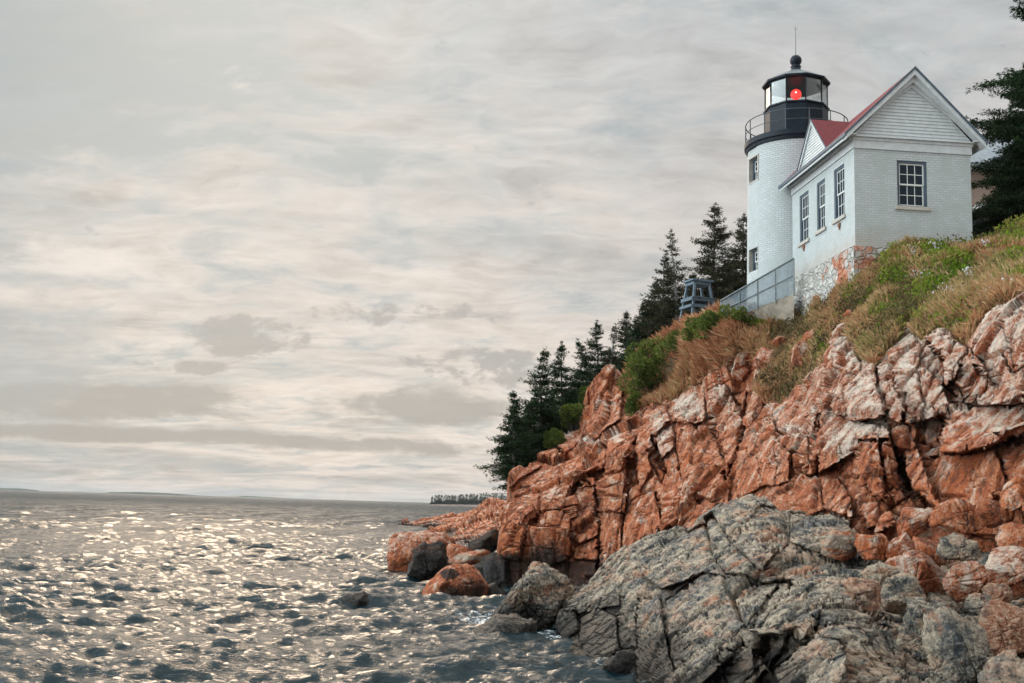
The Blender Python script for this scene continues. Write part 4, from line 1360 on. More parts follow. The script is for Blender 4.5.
def window_unit(o, ax, nrm, u0, u1, z0, z1, parent, rec=0.09, sill=True):
    o, ax, nrm = (np.array(q, float) for q in (o, ax, nrm))
    up = np.array([0, 0, 1.0])

    def slab(mb, a, b, c, d, f0, f1):
        """box from u a..b, z c..d, depth f0 (front) .. f1 (back, inwards positive)"""
        pts = []
        for dd in (f0, f1):
            for (u, z) in ((a, c), (b, c), (b, d), (a, d)):
                pts.append(o + ax * u + up * z - nrm * dd)
        mb.add(pts, [(0, 1, 2, 3), (7, 6, 5, 4), (0, 4, 5, 1), (1, 5, 6, 2), (2, 6, 7, 3), (3, 7, 4, 0)])
    fw = 0.085
    mb = MB()
    slab(mb, u0 + .003, u0 + fw, z0 + .003, z1 - .003, .03, .15)
    slab(mb, u1 - fw, u1 - .003, z0 + .003, z1 - .003, .03, .15)
    slab(mb, u0 + fw, u1 - fw, z1 - fw, z1 - .003, .03, .15)
    slab(mb, u0 + fw, u1 - fw, z0 + .003, z0 + .04, .03, .15)
    fr = mb.build('window', M['navy_paint'], parent)
    a, b, c, d = u0 + fw, u1 - fw, z0 + .04, z1 - fw
    mid = (c + d) / 2
    for lo, hi, dp in ((c, mid + .02, rec + .02), (mid - .02, d, rec - .015)):
        m = MB()
        t = .048
        slab(m, a + .002, a + t, lo, hi, dp, dp + .03)
        slab(m, b - t, b - .002, lo, hi, dp, dp + .03)
        slab(m, a + t, b - t, hi - t, hi, dp, dp + .03)
        slab(m, a + t, b - t, lo, lo + t, dp, dp + .03)
        w3 = (b - a - 2 * t) / 3
        for i in (1, 2):
            x = a + t + w3 * i
            slab(m, x - .011, x + .011, lo + t, hi - t, dp + .004, dp + .026)
        hm = (lo + hi) / 2
        slab(m, a + t, b - t, hm - .011, hm + .011, dp + .0055, dp + .0245)
        m.build('sash', M['sash_paint'], fr)
        g = MB()
        slab(g, a + t * .7, b - t * .7, lo + t * .7, hi - t * .7, dp + .012, dp + .018)
        g.build('pane', M['glass'], fr)
    if sill:
        m = MB()
        slab(m, u0 - .1, u1 + .1, z0 - .13, z0 - .002, -.07, .10)
        m.build('sill', M['stone_sill'], fr, bevel=.008)
    return fr


def build_house():
    Z0 = 11.0
    h = empty('brick_house', (11.363, 36.84, Z0), 0.099)
    tag(h, 'small white brick house with red roof and clapboard gable joined to the light tower', 'house')
    W, L, zb, zt = 4.12, 6.0, 12.36 - Z0, 15.78 - Z0
    X, Yv = np.array([1.0, 0, 0]), np.array([0, 1.0, 0])
    # walls
    fo = [(1.50, 2.56, 13.84 - Z0, 15.44 - Z0)]
    lo = [(0.85, 1.78, 13.68 - Z0, 15.50 - Z0), (2.62, 3.42, 13.68 - Z0, 15.48 - Z0), (4.26, 5.20, 13.64 - Z0, 15.50 - Z0)]
    wall_mesh('front_wall', (0, 0, 0), X, -Yv, W, zb, zt + .3, fo, M['white_brick'], h)
    wall_mesh('side_wall', (0, 0, 0), Yv, -X, L, zb, zt + .3, lo, M['white_brick'], h)
    wall_mesh('side_wall', (W, 0, 0), Yv, X, L, zb, zt + .3, [], M['white_brick'], h)
    wall_mesh('back_wall', (0, L, 0), X, Yv, W, zb, zt + .3, [], M['white_brick'], h)
    for u0, u1, a, b in fo:
        window_unit((0, 0, 0), X, -Yv, u0, u1, a, b, h)
    for u0, u1, a, b in lo:
        window_unit((0, 0, 0), Yv, -X, u0, u1, a, b, h)
    # dark interior floor to keep the panes dark is not needed: panes are opaque dark glass
    # stone foundation, proud of the brick
    v, f, uv, bare = [], [], [], []
    pr = 0.10

    def grid(o, ax, n0, Wd, z0, z1, off):
        nx, nz = int(Wd / .12), int((z1 - z0) / .12)
        base = len(v)
        for j in range(nz + 1):
            for i in range(nx + 1):
                u, z = Wd * i / nx, z0 + (z1 - z0) * j / nz
                p = np.array(o, float) + np.array(ax) * u + np.array([0, 0, z])
                r = 0.035 * (mnoise.noise(Vector((u * 3 + off, z * 3.6, 1.3)))) if j < nz else 0
                p = p + np.array(n0) * r
                v.append(p)
                uv.append((u + off, z))
                bare.append(1.0 - min(1, abs(u - (0.9 if off == 0 else 0.3)) / 1.6) if True else 0)
        for j in range(nz):
            for i in range(nx):
                a = base + j * (nx + 1) + i
                f.append((a, a + 1, a + nx + 2, a + nx + 1))
    grid((-pr, -pr, 0), Yv, -X, L + 2 * pr, -1.6, zb, 0.0)
    grid((-pr, -pr, 0), X, -Yv, W + 2 * pr, -1.6, zb, 7.3)
    n = len(v)
    v += [np.array(q) for q in ((-pr, -pr, zb + .002), (W + pr, -pr, zb + .002), (W + pr, L + pr, zb + .002), (-pr, L + pr, zb + .002))]
    uv += [(0, 0), (4, 0), (4, 6), (0, 6)]
    bare += [1.0] * 4
    f.append((n, n + 1, n + 2, n + 3))
    fo_ = mesh_obj('foundation', v, f, M['stone'], h, True, uv=uv, attrs={'bare': bare})
    fo_['label'] = 'rubble stone foundation with orange patches where paint peeled'
    # cornice boards
    e0, rz, rx = 16.16 - Z0, 18.55 - Z0, W / 2
    m = MB()
    m.box((-.045, -.047, zt - .02), (W + .045, -.002, zt + .26))
    m.box((-.047, -.002, zt - .02), (-.002, L, zt + .26))
    m.box((W + .002, -.002, zt - .02), (W + .047, L, zt + .26))
    m.box((-.075, -.075, zt + .262), (W + .075, -.004, zt + .36))
    m.box((-.16, -.16, zt + .362), (W + .16, -.005, zt + .41))
    m.box((-.16, -.004, zt + .262), (-.003, L, zt + .37))
    m.box((-.36, -.30, zt + .372), (-.005, L + .3, zt + .412))
    m.box((-.40, -.30, zt + .20), (-.362, L + .3, zt + .415))
    m.box((W + .005, -.30, zt + .372), (W + .36, L + .3, zt + .412))
    m.box((W + .362, -.30, zt + .20), (W + .40, L + .3, zt + .415))
    m.build('cornice', M['white_paint'], h, bevel=.006)
    # roof slabs
    ex = .44
    sl_ = (rz - e0) / (rx + .36)

    def roofz(x):
        return e0 + (x + .36) * sl_
    y0, y1 = -.34, L + .34
    m = MB()
    th = .07
    m.prism([(-ex, y0, roofz(-ex) + .03), (rx, y0, rz + .03), (rx, y0, rz + .03 + th), (-ex, y0, roofz(-ex) + .03 + th)], (0, y1 - y0, 0))
    m.prism([(W + ex, y0, roofz(-ex) + .03), (rx + .002, y0, rz + .03), (rx + .002, y0, rz + .03 + th), (W + ex, y0, roofz(-ex) + .03 + th)], (0, y1 - y0, 0))
    roof = m.build('roof', M['red_roof'], h)
    # cross gable over the three windows
    c0, c1, ca, cz = 1.52, 4.40, 2.96, 17.70 - Z0
    m = MB()
    zc = e0 + .02
    k_ = (cz - zc) / (ca - c0)
    hit = lambda z: (z - e0) / sl_ - .36
    for s, ce in ((1, c0), (-1, c1)):
        A = (-.385, ce - s * .06, zc - .06 * k_ + .04)
        B = (-.385, ca, cz + .04)
        Cc = (hit(cz) + .05, ca, cz + .04)
        D = (-.28, ce - s * .06, zc - .06 * k_ + .04)
        m.prism([A, B, Cc, D], (0, 0, .03))
    m.build('dormer_roof', M['red_roof'], h)
    # clapboard gable fields
    def clap(pts_lo, pts_hi, apex, nrm, name, hh=.115):
        a, b, c = np.array(pts_lo, float), np.array(pts_hi, float), np.array(apex, float)
        nrm = np.array(nrm, float)
        H = c[2] - a[2]
        mm = MB()
        n_ = int(H / hh)
        for i in range(n_):
            t0, t1 = i / n_, (i + .985) / n_
            l0, r0 = a + (c - a) * t0, b + (c - b) * t0
            l1, r1 = a + (c - a) * t1, b + (c - b) * t1
            mm.add([l0 + nrm * .034, r0 + nrm * .034, r1 + nrm * .010, l1 + nrm * .010, l0 - nrm * .05, r0 - nrm * .05, r1 - nrm * .05, l1 - nrm * .05],
                   [(0, 1, 2, 3), (0, 4, 5, 1), (3, 2, 6, 7), (0, 3, 7, 4), (1, 5, 6, 2)])
        return mm.build(name, M['white_paint'], h)
    clap((-.1, .0, e0 + .02), (W + .1, .0, e0 + .02), (rx, .0, rz - .15), (0, -1, 0), 'gable_clapboard')
    clap((-.30, c0 + .08, zc + .0), (-.30, c1 - .08, zc + .0), (-.30, ca, cz - .04), (-1, 0, 0), 'gable_clapboard', .105)
    # rake boards
    m = MB()
    for s in (1, -1):
        def q(x, z, y):
            return (x if s == 1 else W - x, y, z)
        for (w0, w1, yf) in ((.0, .14, -.335), (.14, .30, -.20), (.30, .40, -.075)):
            dz0, dz1 = w0 * 1.40, w1 * 1.40
            x0 = -.40
            p = [q(x0, roofz(x0) + .028 - dz0, yf), q(rx, rz + .028 - dz0, yf), q(rx, rz + .028 - dz1 + .004, yf), q(x0 + (dz1 - .02) / sl_ * .0, roofz(x0) + .028 - dz1 + .004, yf)]
            p = [np.array(t) for t in p]
            zmin = e0 - .20 if w0 == 0 else e0 - .0
            for t in p:
                if t[2] < zmin:
                    sh = (zmin - t[2]) / sl_
                    t[2] = zmin
            m.prism(p, (0, -.035 - yf - (.0 if w0 == 0 else .003 * w0), 0))
    m.build('rake_board', M['white_paint'], h)
    m = MB()
    for s, ce in ((1, c0), (-1, c1)):
        A, B = np.array((-.335, ce, zc)), np.array((-.335, ca, cz + .035))
        w = np.array((0, 0, -.13))
        m.prism([A, B, B + w, A + np.array((0, s * .13 / k_, 0))], (-.045, 0, 0))
    m.build('dormer_rake', M['white_paint'], h)
    # dark drip edges along the roof verges
    m = MB()
    for s in (1, -1):
        x0, x1 = (-ex - .01, rx) if s == 1 else (W + ex + .01, rx + .003)
        m.prism([(x0, y0 - .025, roofz(-ex) + .00), (x1, y0 - .025, rz + .03), (x1, y0 - .025, rz + .125), (x0, y0 - .025, roofz(-ex) + .095)], (0, .05, 0))
        xe = -ex - .012 if s == 1 else W + ex + .012
        m.prism([(xe, y0 - .02, roofz(-ex) - .01), (xe, y1, roofz(-ex) - .01), (xe, y1, roofz(-ex) + .112), (xe, y0 - .02, roofz(-ex) + .112)], (.03 * s, 0, 0))
        ce = c0 if s == 1 else c1
        A, B = np.array((-.41, ce - s * .08, zc - .08 * k_ + .035)), np.array((-.41, ca, cz + .035))
        m.prism([A, B, B + np.array((0, 0, .055)), A + np.array((0, 0, .055))], (.03, 0, 0))
    m.build('drip_edge', M['navy_paint'], h)
    # rusty vents under the side windows
    for u in (1.30, 4.75):
        m = MB()
        m.box((-.05, u - .09, 13.36 - Z0), (.02, u + .09, 13.48 - Z0))
        m.box((-.04, u - .05, 13.26 - Z0), (.02, u + .05, 13.358 - Z0))
        m.build('wall_vent', M['rust'], h, bevel=.01)


build_house()


# ------------------------------------------------------------------ light tower
def build_tower():
    cx, cy, Z0 = 11.09, 43.4, 10.0
    t = empty('lighthouse', (11.50, 45.0, 10.24))
    t.scale = (1.037, 1.037, 1.037)
    tag(t, 'round white brick lighthouse with black lantern room and red light', 'lighthouse')
    R = 1.90
    to_cam = math.atan2(-cy, -cx)                 # angle facing the viewer
    wa = to_cam - math.radians(61)                # windows face left of the viewer
    zw = [(12.72, 13.62), (16.33, 17.28)]
    zw = [(a - Z0, b - Z0) for a, b in zw]
    hw = 0.36 / R
    angs = sorted(set(np.round(np.concatenate([np.linspace(0, 2 * math.pi, 97)[:-1] + wa + hw, [wa - hw, wa + hw]]), 6)))
    angs = [a for a in angs if not (wa - hw + 1e-4 < a < wa + hw - 1e-4) and not (wa - hw + 1e-4 < a - 2 * math.pi < wa + hw - 1e-4)]
    angs = sorted({round((a - wa - hw) % (2 * math.pi), 5) for a in angs})
    angs = [a + wa + hw for a in angs]
    Ht = 17.72 - Z0
    zs = sorted({0.0, Ht, *[q for w in zw for q in w], *np.arange(1, 7, 1.0)})
    v, f, uv = [], [], []
    rr = lambda z: R + 0.04 * (1 - z / Ht)
    A2 = angs + [angs[0] + 2 * math.pi]
    for z in zs:
        for a in A2:
            v.append((rr(z) * math.cos(a), rr(z) * math.sin(a), z))
            uv.append((a * R, z))
    na = len(A2)
    for j in range(len(zs) - 1):
        for i in range(na - 1):
            zc, ac = (zs[j] + zs[j + 1]) / 2, (A2[i] + A2[i + 1]) / 2
            dd = (ac - wa + math.pi) % (2 * math.pi) - math.pi
            if abs(dd) < hw and any(w[0] < zc < w[1] for w in zw):
                continue
            f.append((j * na + i, j * na + i + 1, (j + 1) * na + i + 1, (j + 1) * na + i))
    w_ = mesh_obj('tower_wall', v, f, M['tower_brick'], t, True, uv=uv)
    cw, sw = math.cos(wa), math.sin(wa)
    nrm, ax = np.array((cw, sw, 0)), np.array((-sw, cw, 0))
    for z0, z1 in zw:
        m = MB()
        ri = R * math.cos(hw) + .02
        for s in (-1, 1):
            a_ = nrm * ri + ax * s * .36
            m.prism([a_ + np.array((0, 0, z0)), a_ + np.array((0, 0, z1)), a_ - nrm * .35 + np.array((0, 0, z1)), a_ - nrm * .35 + np.array((0, 0, z0))], ax * s * .06)
        for z, dz in ((z0, -.06), (z1, .06)):
            m.prism([nrm * ri - ax * .42 + np.array((0, 0, z)), nrm * ri + ax * .42 + np.array((0, 0, z)), nrm * (ri - .35) + ax * .42 + np.array((0, 0, z)), nrm * (ri - .35) - ax * .42 + np.array((0, 0, z))], (0, 0, dz))
        wn = m.build('window', M['stone_sill'], t)
        window_unit(nrm * (ri - .14), ax, nrm, -.36, .36, z0, z1, wn, sill=False).name = 'frame'
    # little rusty stains stay in the material; gallery deck
    m = MB()
    m.lathe([(1.86, 17.64 - Z0), (1.94, 17.66 - Z0), (1.98, 17.78 - Z0), (2.03, 17.82 - Z0), (2.03, 18.02 - Z0), (1.96, 18.04 - Z0)], 96)
    m.build('gallery', M['black_metal'], t)
    # gallery railing
    rl = empty('gallery_railing', (0, 0, 0))
    rl.parent = t
    n = 96
    for zr, rr_, nm in ((18.82, .021, 'top_rail'), (18.42, .016, 'middle_rail')):
        rail = MB()
        for i in range(n):
            a, b = 2 * math.pi * i / n, 2 * math.pi * (i + 1) / n
            rail.bar((1.98 * math.cos(a), 1.98 * math.sin(a), zr - Z0), (1.98 * math.cos(b), 1.98 * math.sin(b), zr - Z0), rr_, 6)
        rail.build(nm, M['dark_rail'], rl)
    for i in range(14):
        a = 2 * math.pi * (i + .5) / 14
        MB().bar((1.98 * math.cos(a), 1.98 * math.sin(a), 18.03 - Z0), (1.98 * math.cos(a), 1.98 * math.sin(a), 18.83 - Z0), .02, 6).build('post', M['dark_rail'], rl)
    # lantern room: ten sides, one facing the viewer
    ph = to_cam + math.pi / 10
    m = MB()
    m.lathe([(1.24, 18.03 - Z0), (1.24, 19.36 - Z0), (1.30, 19.37 - Z0), (1.30, 19.43 - Z0), (1.0, 19.44 - Z0)], 10, ph=ph)
    m.box((-.14, -.14, 19.43 - Z0), (.14, .14, 19.50 - Z0))
    lb = m.build('lantern_base', M['black_metal'], t)
    hx = (1.21 * math.cos(to_cam), 1.21 * math.sin(to_cam))
    gz, ez = 19.43 - Z0, 20.44 - Z0
    for i in range(10):
        a, b = ph + 2 * math.pi * i / 10, ph + 2 * math.pi * (i + 1) / 10
        p, q = np.array((1.2 * math.cos(a), 1.2 * math.sin(a), 0)), np.array((1.2 * math.cos(b), 1.2 * math.sin(b), 0))
        d = (q - p) / np.linalg.norm(q - p)
        nn = np.array((math.cos((a + b) / 2), math.sin((a + b) / 2), 0))
        P0, P1 = p + d * .03, q - d * .03
        MB().prism([P0 + np.array((0, 0, gz + .01)), P1 + np.array((0, 0, gz + .01)), P1 + np.array((0, 0, ez - .01)), P0 + np.array((0, 0, ez - .01))], -nn * .012).build('glass_pane', M['clear_glass'], t)
        MB().bar((1.215 * math.cos(a), 1.215 * math.sin(a), gz), (1.215 * math.cos(a), 1.215 * math.sin(a), ez), .021, 6).build('mullion', M['black_metal'], t)
    m = MB()
    m.lathe([(1.20, ez - .02), (1.33, ez), (1.34, ez + .07), (1.28, ez + .09)], 10, ph=ph)
    m.build('roof_rim', M['black_metal'], t)
    m = MB()
    m.lathe([(1.27, ez + .085), (.92, ez + .30), (.55, ez + .49), (.24, ez + .64), (.0, ez + .66)], 10, ph=ph, caps=False)
    m.build('lantern_roof', M['roof_metal'], t)
    m = MB()
    zc = 21.52 - Z0
    prof = [(.26, ez + .60), (.21, ez + .68), (.17, ez + .76), (.21, ez + .80), (.21, ez + .83), (.15, ez + .86)]
    for i in range(11):
        a = -math.pi / 2 + .55 + (math.pi - .6) * i / 10
        prof.append((.235 * math.cos(a), zc + .235 * math.sin(a)))
    m.lathe(prof, 24)
    m.build('vent_ball', M['black_metal'], t, True)
    m = MB()
    m.bar((0, 0, zc + .22), (0, 0, 22.85 - Z0), .014, 6, .008)
    for a in (0, 2.1, 4.2):
        m.bar((0, 0, 22.83 - Z0), (.10 * math.cos(a), .10 * math.sin(a), 22.98 - Z0), .007, 5, .004)
    m.build('lightning_rod', M['dark_rail'], t)
    m = MB()
    m.lathe([(.06, 19.50 - Z0), (.06, 19.88 - Z0)] + [(max(.03, .215 * math.cos(a)), 20.10 - Z0 + .215 * math.sin(a)) for a in np.linspace(-1.25, 1.35, 13)] + [(.02, 20.33 - Z0)], 24)
    lm = m.build('red_lamp', M['lamp'], t, True)
    MB().lathe([(.02, 20.08 - Z0), (.04, 20.11 - Z0), (.02, 20.14 - Z0)], 10, c=(.23 * math.cos(to_cam), .23 * math.sin(to_cam))).build('bulb', M['lamp_core'], lm)


build_tower()


# ------------------------------------------------------------------ stair beside the tower
def build_stair():
    A, B = P(794, 293, 41.3), P(722, 322, 42.6)           # foot of the fence, upper and lower end
    At, Bt = P(794, 258, 41.3), P(720, 301, 42.6)
    r = empty('stair_railing', A)
    tag(r, 'grey metal railing with wire mesh sloping down in front of the lighthouse', 'railing')
    loc = lambda p: np.array(p) - A
    n = 4
    mid = MB()
    mid.bar(loc(At), loc(Bt), .030, 8)
    mid.build('top_rail', M['rail_metal'], r)
    am, bm = At * .50 + A * .50, Bt * .50 + B * .50
    MB().bar(loc(am), loc(bm), .022, 8).build('middle_rail', M['rail_metal'], r)
    for i in range(n + 1):
        t = i / n
        p, q = A * (1 - t) + B * t, At * (1 - t) + Bt * t
        MB().bar(loc((p[0], p[1], p[2] - .1)), loc((p[0], p[1], q[2])), .026, 8).build('post', M['rail_metal'], r)
    w = MB()
    nv, nh = 58, 30
    for i in range(nv + 1):
        t = i / nv
        p, q = A * (1 - t) + B * t, At * (1 - t) + Bt * t
        w.beam(loc((p[0], p[1] + .03, p[2])), loc((p[0], p[1] + .03, q[2] - .02)), .016, .008)
    for j in range(nh + 1):
        t = j / nh
        p, q = A * (1 - t) + At * t, B * (1 - t) + Bt * t
        w.beam(loc((p[0], p[1] + .036, p[2])), loc((q[0], q[1] + .036, q[2])), .008, .014)
    w.build('mesh_panel', M['mesh_wire'], r)
    c = MB()
    d = np.array([0.1, 1.0, 0])
    low = 1.3
    Bm = A * .48 + B * .52
    poly = [A + np.array((.0, .02, -.03)), Bm + np.array((0, .02, -.03)), Bm + np.array((0, .02, -low)), A + np.array((0, .02, -low))]
    c.prism([q - A for q in poly], d * .9)
    ns = 5
    B = Bm
    for i in range(ns):
        t0, t1 = i / ns, (i + 1) / ns
        p, q = A * (1 - t0) + B * t0, A * (1 - t1) + B * t1
        c.box(tuple(np.array((q[0], q[1] + .16, q[2] - .35)) - A), tuple(np.array((p[0] - .001, p[1] + .80, p[2] - .06)) - A))
    o = c.build('concrete_stair', M['concrete'], None)
    o.location = A
    tag(o, 'weathered tan concrete stair base under the grey mesh railing', 'stair')


build_stair()


def build_bell_stand():
    b = P(698, 318, 52.0)
    b[2] += .05
    r = empty('wooden_stand', b, 0.35)
    tag(r, 'tapered blue grey wooden stand on four splayed legs, in front of the spruces', 'stand')
    H = 1.62
    for sx in (-1, 1):
        for sy in (-1, 1):
            MB().beam((sx * .68, sy * .60, -.5), (sx * .36, sy * .34, H), .10, .10).build('leg', M['blue_wood'], r)
    m = MB()
    m.box((-.56, -.48, H), (.56, .48, H + .09))
    m.box((-.46, -.40, H - .16), (.46, .40, H - .003))
    m.build('platform', M['blue_wood'], r, bevel=.01)
    for z, w_ in ((.75, .60), (.42, .66)):
        m = MB()
        for sy in (-1, 1):
            m.beam((-w_, sy * w_ * .85, z), (w_, sy * w_ * .85, z), .05, .13)
        for sx in (-1, 1):
            m.beam((sx * w_, -w_ * .85, z + .001), (sx * w_, w_ * .85, z + .001), .05, .125)
        m.build('cross_brace', M['blue_wood'], r)
    m = MB()
    for i in range(6):
        y = -.5 + i * .2
        m.box((-.60, y - .085, .82), (.60, y + .085, .86))
    m.build('shelf', M['blue_wood'], r)


build_bell_stand()


def build_dwelling():
    o = P(962, 232, 47.0)
    r = empty('brick_house', o, 0.05)
    tag(r, 'weathered pink brick house half hidden behind the big spruce at the right', 'house')
    top = P(970, 167, 47.0)[2] - o[2]
    X, Yv = np.array([1.0, 0, 0]), np.array([0, 1.0, 0])
    ops = [(3.6, 4.7, .9, 2.3)]
    wall_mesh('wall', (0, 0, 0), X, -Yv, 9.0, -.4, top, ops, M['bare_brick'], r)
    wall_mesh('wall', (0, 0, 0), Yv, -X, 6.0, -.4, top, [], M['bare_brick'], r)
    wall_mesh('wall', (9, 0, 0), Yv, X, 6.0, -.4, top, [], M['bare_brick'], r)
    window_unit((0, 0, 0), X, -Yv, *ops[0], r)
    m = MB()
    m.prism([(-.25, -.35, top + .01), (9.25, -.35, top + .01), (6.5, 2.8, top + 2.4), (3.0, 2.8, top + 2.4)], (0, 0, .10))
    m.prism([(-.25, 6.3, top + .01), (-.25, -.35, top + .012), (3.0, 2.8, top + 2.402)], (0, 0, .10))
    m.build('roof', M['slate_roof'], r)
    m = MB()
    m.box((-.06, -.35, top - .16), (9.2, -.02, top))
    m.build('eave_board', M['white_paint'], r)
    # porch with a pale trim board
    m = MB()
    z1 = P(975, 207, 46.0)[2] - o[2]
    m.box((.1, -1.4, z1 - .16), (4.0, -.01, z1 + .04))
    m.build('porch_roof', M['sash_paint'], r)
    for x in (.25, 1.6, 2.9, 3.9):
        MB().box((x - .06, -1.35, -.6), (x + .06, -1.23, z1 - .162)).build('porch_post', M['fence_wood'], r)
    f = empty('wooden_fence', P(973, 236, 43.0), 0.06)
    tag(f, 'dark grey board fence on the slope between the white house and the big spruce', 'fence')
    for i in range(6):
        MB().box((i * .8 - .05, -.05, -.4), (i * .8 + .05, .05, .92 + .10 * i)).build('post', M['fence_wood'], f)
    for z in (.25, .50, .76):
        MB().beam((-.05, -.07, z), (4.05, -.07, z + .5), .03, .14).build('rail', M['fence_wood'], f)


build_dwelling()


# ------------------------------------------------------------------ plants
def quads_mesh(name, c, d, s, w, tint, mat, parent=None):
    """leaf-like quads: centre line from c along d (n,3) with side vector s (n,3)*w"""
    n = len(c)
    w = w[:, None]
    v = np.stack([c, c + d * .45 + s * w, c + d, c + d * .45 - s * w], 1).reshape(-1, 3)
    f = np.arange(4 * n).reshape(n, 4)
    return mesh_obj(name, v, f, mat, parent, attrs={'tint': np.repeat(tint, 4)})


def unit(a):
    return a / (np.linalg.norm(a, axis=-1, keepdims=True) + 1e-9)


def spruce(loc, H, R, seed, label, group='spruces on the bluff behind the cliff', mat='spruce', bare=0.05, dens=1.0, sparse=0.0, power=0.98, name='spruce_tree', leaf=1.0, low_bough=False, clip=None):
    rng = np.random.default_rng(seed)
    t = empty(name, loc, 0.0)
    tag(t, label, 'tree', group)
    cs, ds, ss, ws, tn = [], [], [], [], []
    tr = MB()
    seg = 7
    lx, ly = rng.normal(0, .035, 2) * H
    pts = [np.array((lx * (i / seg) ** 2 + rng.normal(0, .009) * H * (i / seg), ly * (i / seg) ** 2 + rng.normal(0, .009) * H * (i / seg), H * i / seg)) for i in range(seg + 1)]
    pts[0] -= np.array((0, 0, .4))
    r0 = .012 * H + .03
    for i in range(seg):
        tr.bar(pts[i], pts[i + 1], r0 * (1 - i / seg) + .012, 7, r0 * (1 - (i + 1) / seg) + .012)

    def trunk(h):
        x = h * seg
        i = min(seg - 1, int(x))
        return pts[i] + (pts[i + 1] - pts[i]) * (x - i)
    nbr = int((62 + 27 * H) * (1 - .60 * sparse))
    gap = [(rng.uniform(0, 6.28), rng.uniform(bare, .9), rng.uniform(.5, 1.1), rng.uniform(.04, .10)) for _ in range(7)]
    zup = np.array((0, 0, 1.0))
    nwh = int(7 + 1.55 * H)
    for b in range(nbr + 12):
        h = bare + (.97 - bare) * (np.floor(rng.random() ** 1.08 * nwh) + rng.uniform(.05, .80)) / nwh if b < nbr else rng.uniform(.90, 1.0)
        h = min(h, .995)
        a = rng.uniform(0, 6.283)
        thin = 1.0
        for ga, gh, gw, gd in gap:
            da = (a - ga + math.pi) % (2 * math.pi) - math.pi
            if abs(da) < gw and abs(h - gh) < gd:
                thin = .55
        prof = (1 - h) ** power * (0.50 + .50 * min(1, (h - bare) / .10 + .25))
        L = max(.03 + .40 * R * (1 - h), R * prof * thin * rng.choice((.62, .85, 1.0, 1.22), p=(.2, .3, .35, .15)) * rng.uniform(.85, 1.12))
        if clip and clip[0] < h < clip[1]:
            L *= .30
        elif clip and h >= clip[1]:
            L *= .8
        if low_bough and b < 2:
            h, a, L = bare + .005, math.pi + .25 * b, R * 1.15
        rise = (.50 * h - .20 + rng.normal(0, .10)) * L
        droop = -.26 * L * (1 - h)
        o = trunk(h)
        u = np.array((math.cos(a), math.sin(a), 0))
        side = np.array((-math.sin(a), math.cos(a), 0))
        curve = lambda q: o + u * L * q + zup * (rise * q + droop * q * q + .14 * L * q ** 3)
        prev = o
        for q in (.35, .7, 1.0):
            p = curve(q)
            tr.bar(prev, p, (.008 + .006 * L) * (1.2 - q), 4, (.008 + .006 * L) * (1.15 - q))
            prev = p
        # side twigs, each a row of short needle sprays
        ntw = max(3, int((4 + 9 * L) * (1 - .35 * sparse)))
        for w in range(ntw):
            q = (w + rng.random()) / ntw
            q = .12 + .88 * q
            sg = 1 if w % 2 else -1
            tl = (.03 + .40 * L * (1.06 - q)) * rng.uniform(.7, 1.3)
            dirv = u * rng.uniform(.5, 1.0) + side * sg * rng.uniform(.5, 1.1) + zup * rng.normal(-.18, .14)
            if w == ntw - 1:
                dirv, tl = u + zup * rng.normal(.05, .1), .06 + .12 * L
            dirv = dirv / np.linalg.norm(dirv)
            k_ = max(4, int((5 + 26 * tl) * dens))
            x = rng.uniform(0, 1, k_)
            base = curve(q) + dirv * (tl * x)[:, None] + rng.normal(0, .022 + .012 * L, (k_, 3)) - zup * (.10 * tl * x * x)[:, None]
            dv = unit(dirv * .8 + rng.normal(0, .42, (k_, 3)) - zup * .10)
            ln = rng.uniform(.07, .165, k_) * leaf * (.6 + .4 * min(1, L / .6))
            sv = unit(np.cross(dv, unit(rng.normal(0, .6, (k_, 3)) + zup)))
            cs.append(base)
            ds.append(dv * ln[:, None])
            ss.append(sv)
            ws.append(ln * rng.uniform(.13, .24, k_))
            tn.append(np.clip(.30 + .25 * q + rng.normal(0, .10) + rng.normal(0, .14, k_), 0, 1))
    tr.build('trunk', M['grey_bark'] if sparse > .3 or low_bough else M['bark'], t)
    quads_mesh('crown', np.concatenate(cs), np.concatenate(ds), np.concatenate(ss), np.concatenate(ws), np.concatenate(tn), M[mat], t)
    return t


def tree_px(x, top, base, hw, Y, seed, label, **kw):
    b, tp = P(x, base, Y), P(x, top, Y)
    H = tp[2] - b[2]
    return spruce(b, H, (1.1 if kw.get('low_bough') else 1.40 if kw.get('sparse') else 1.85) * hw * Y / FPX, seed, label, **kw)


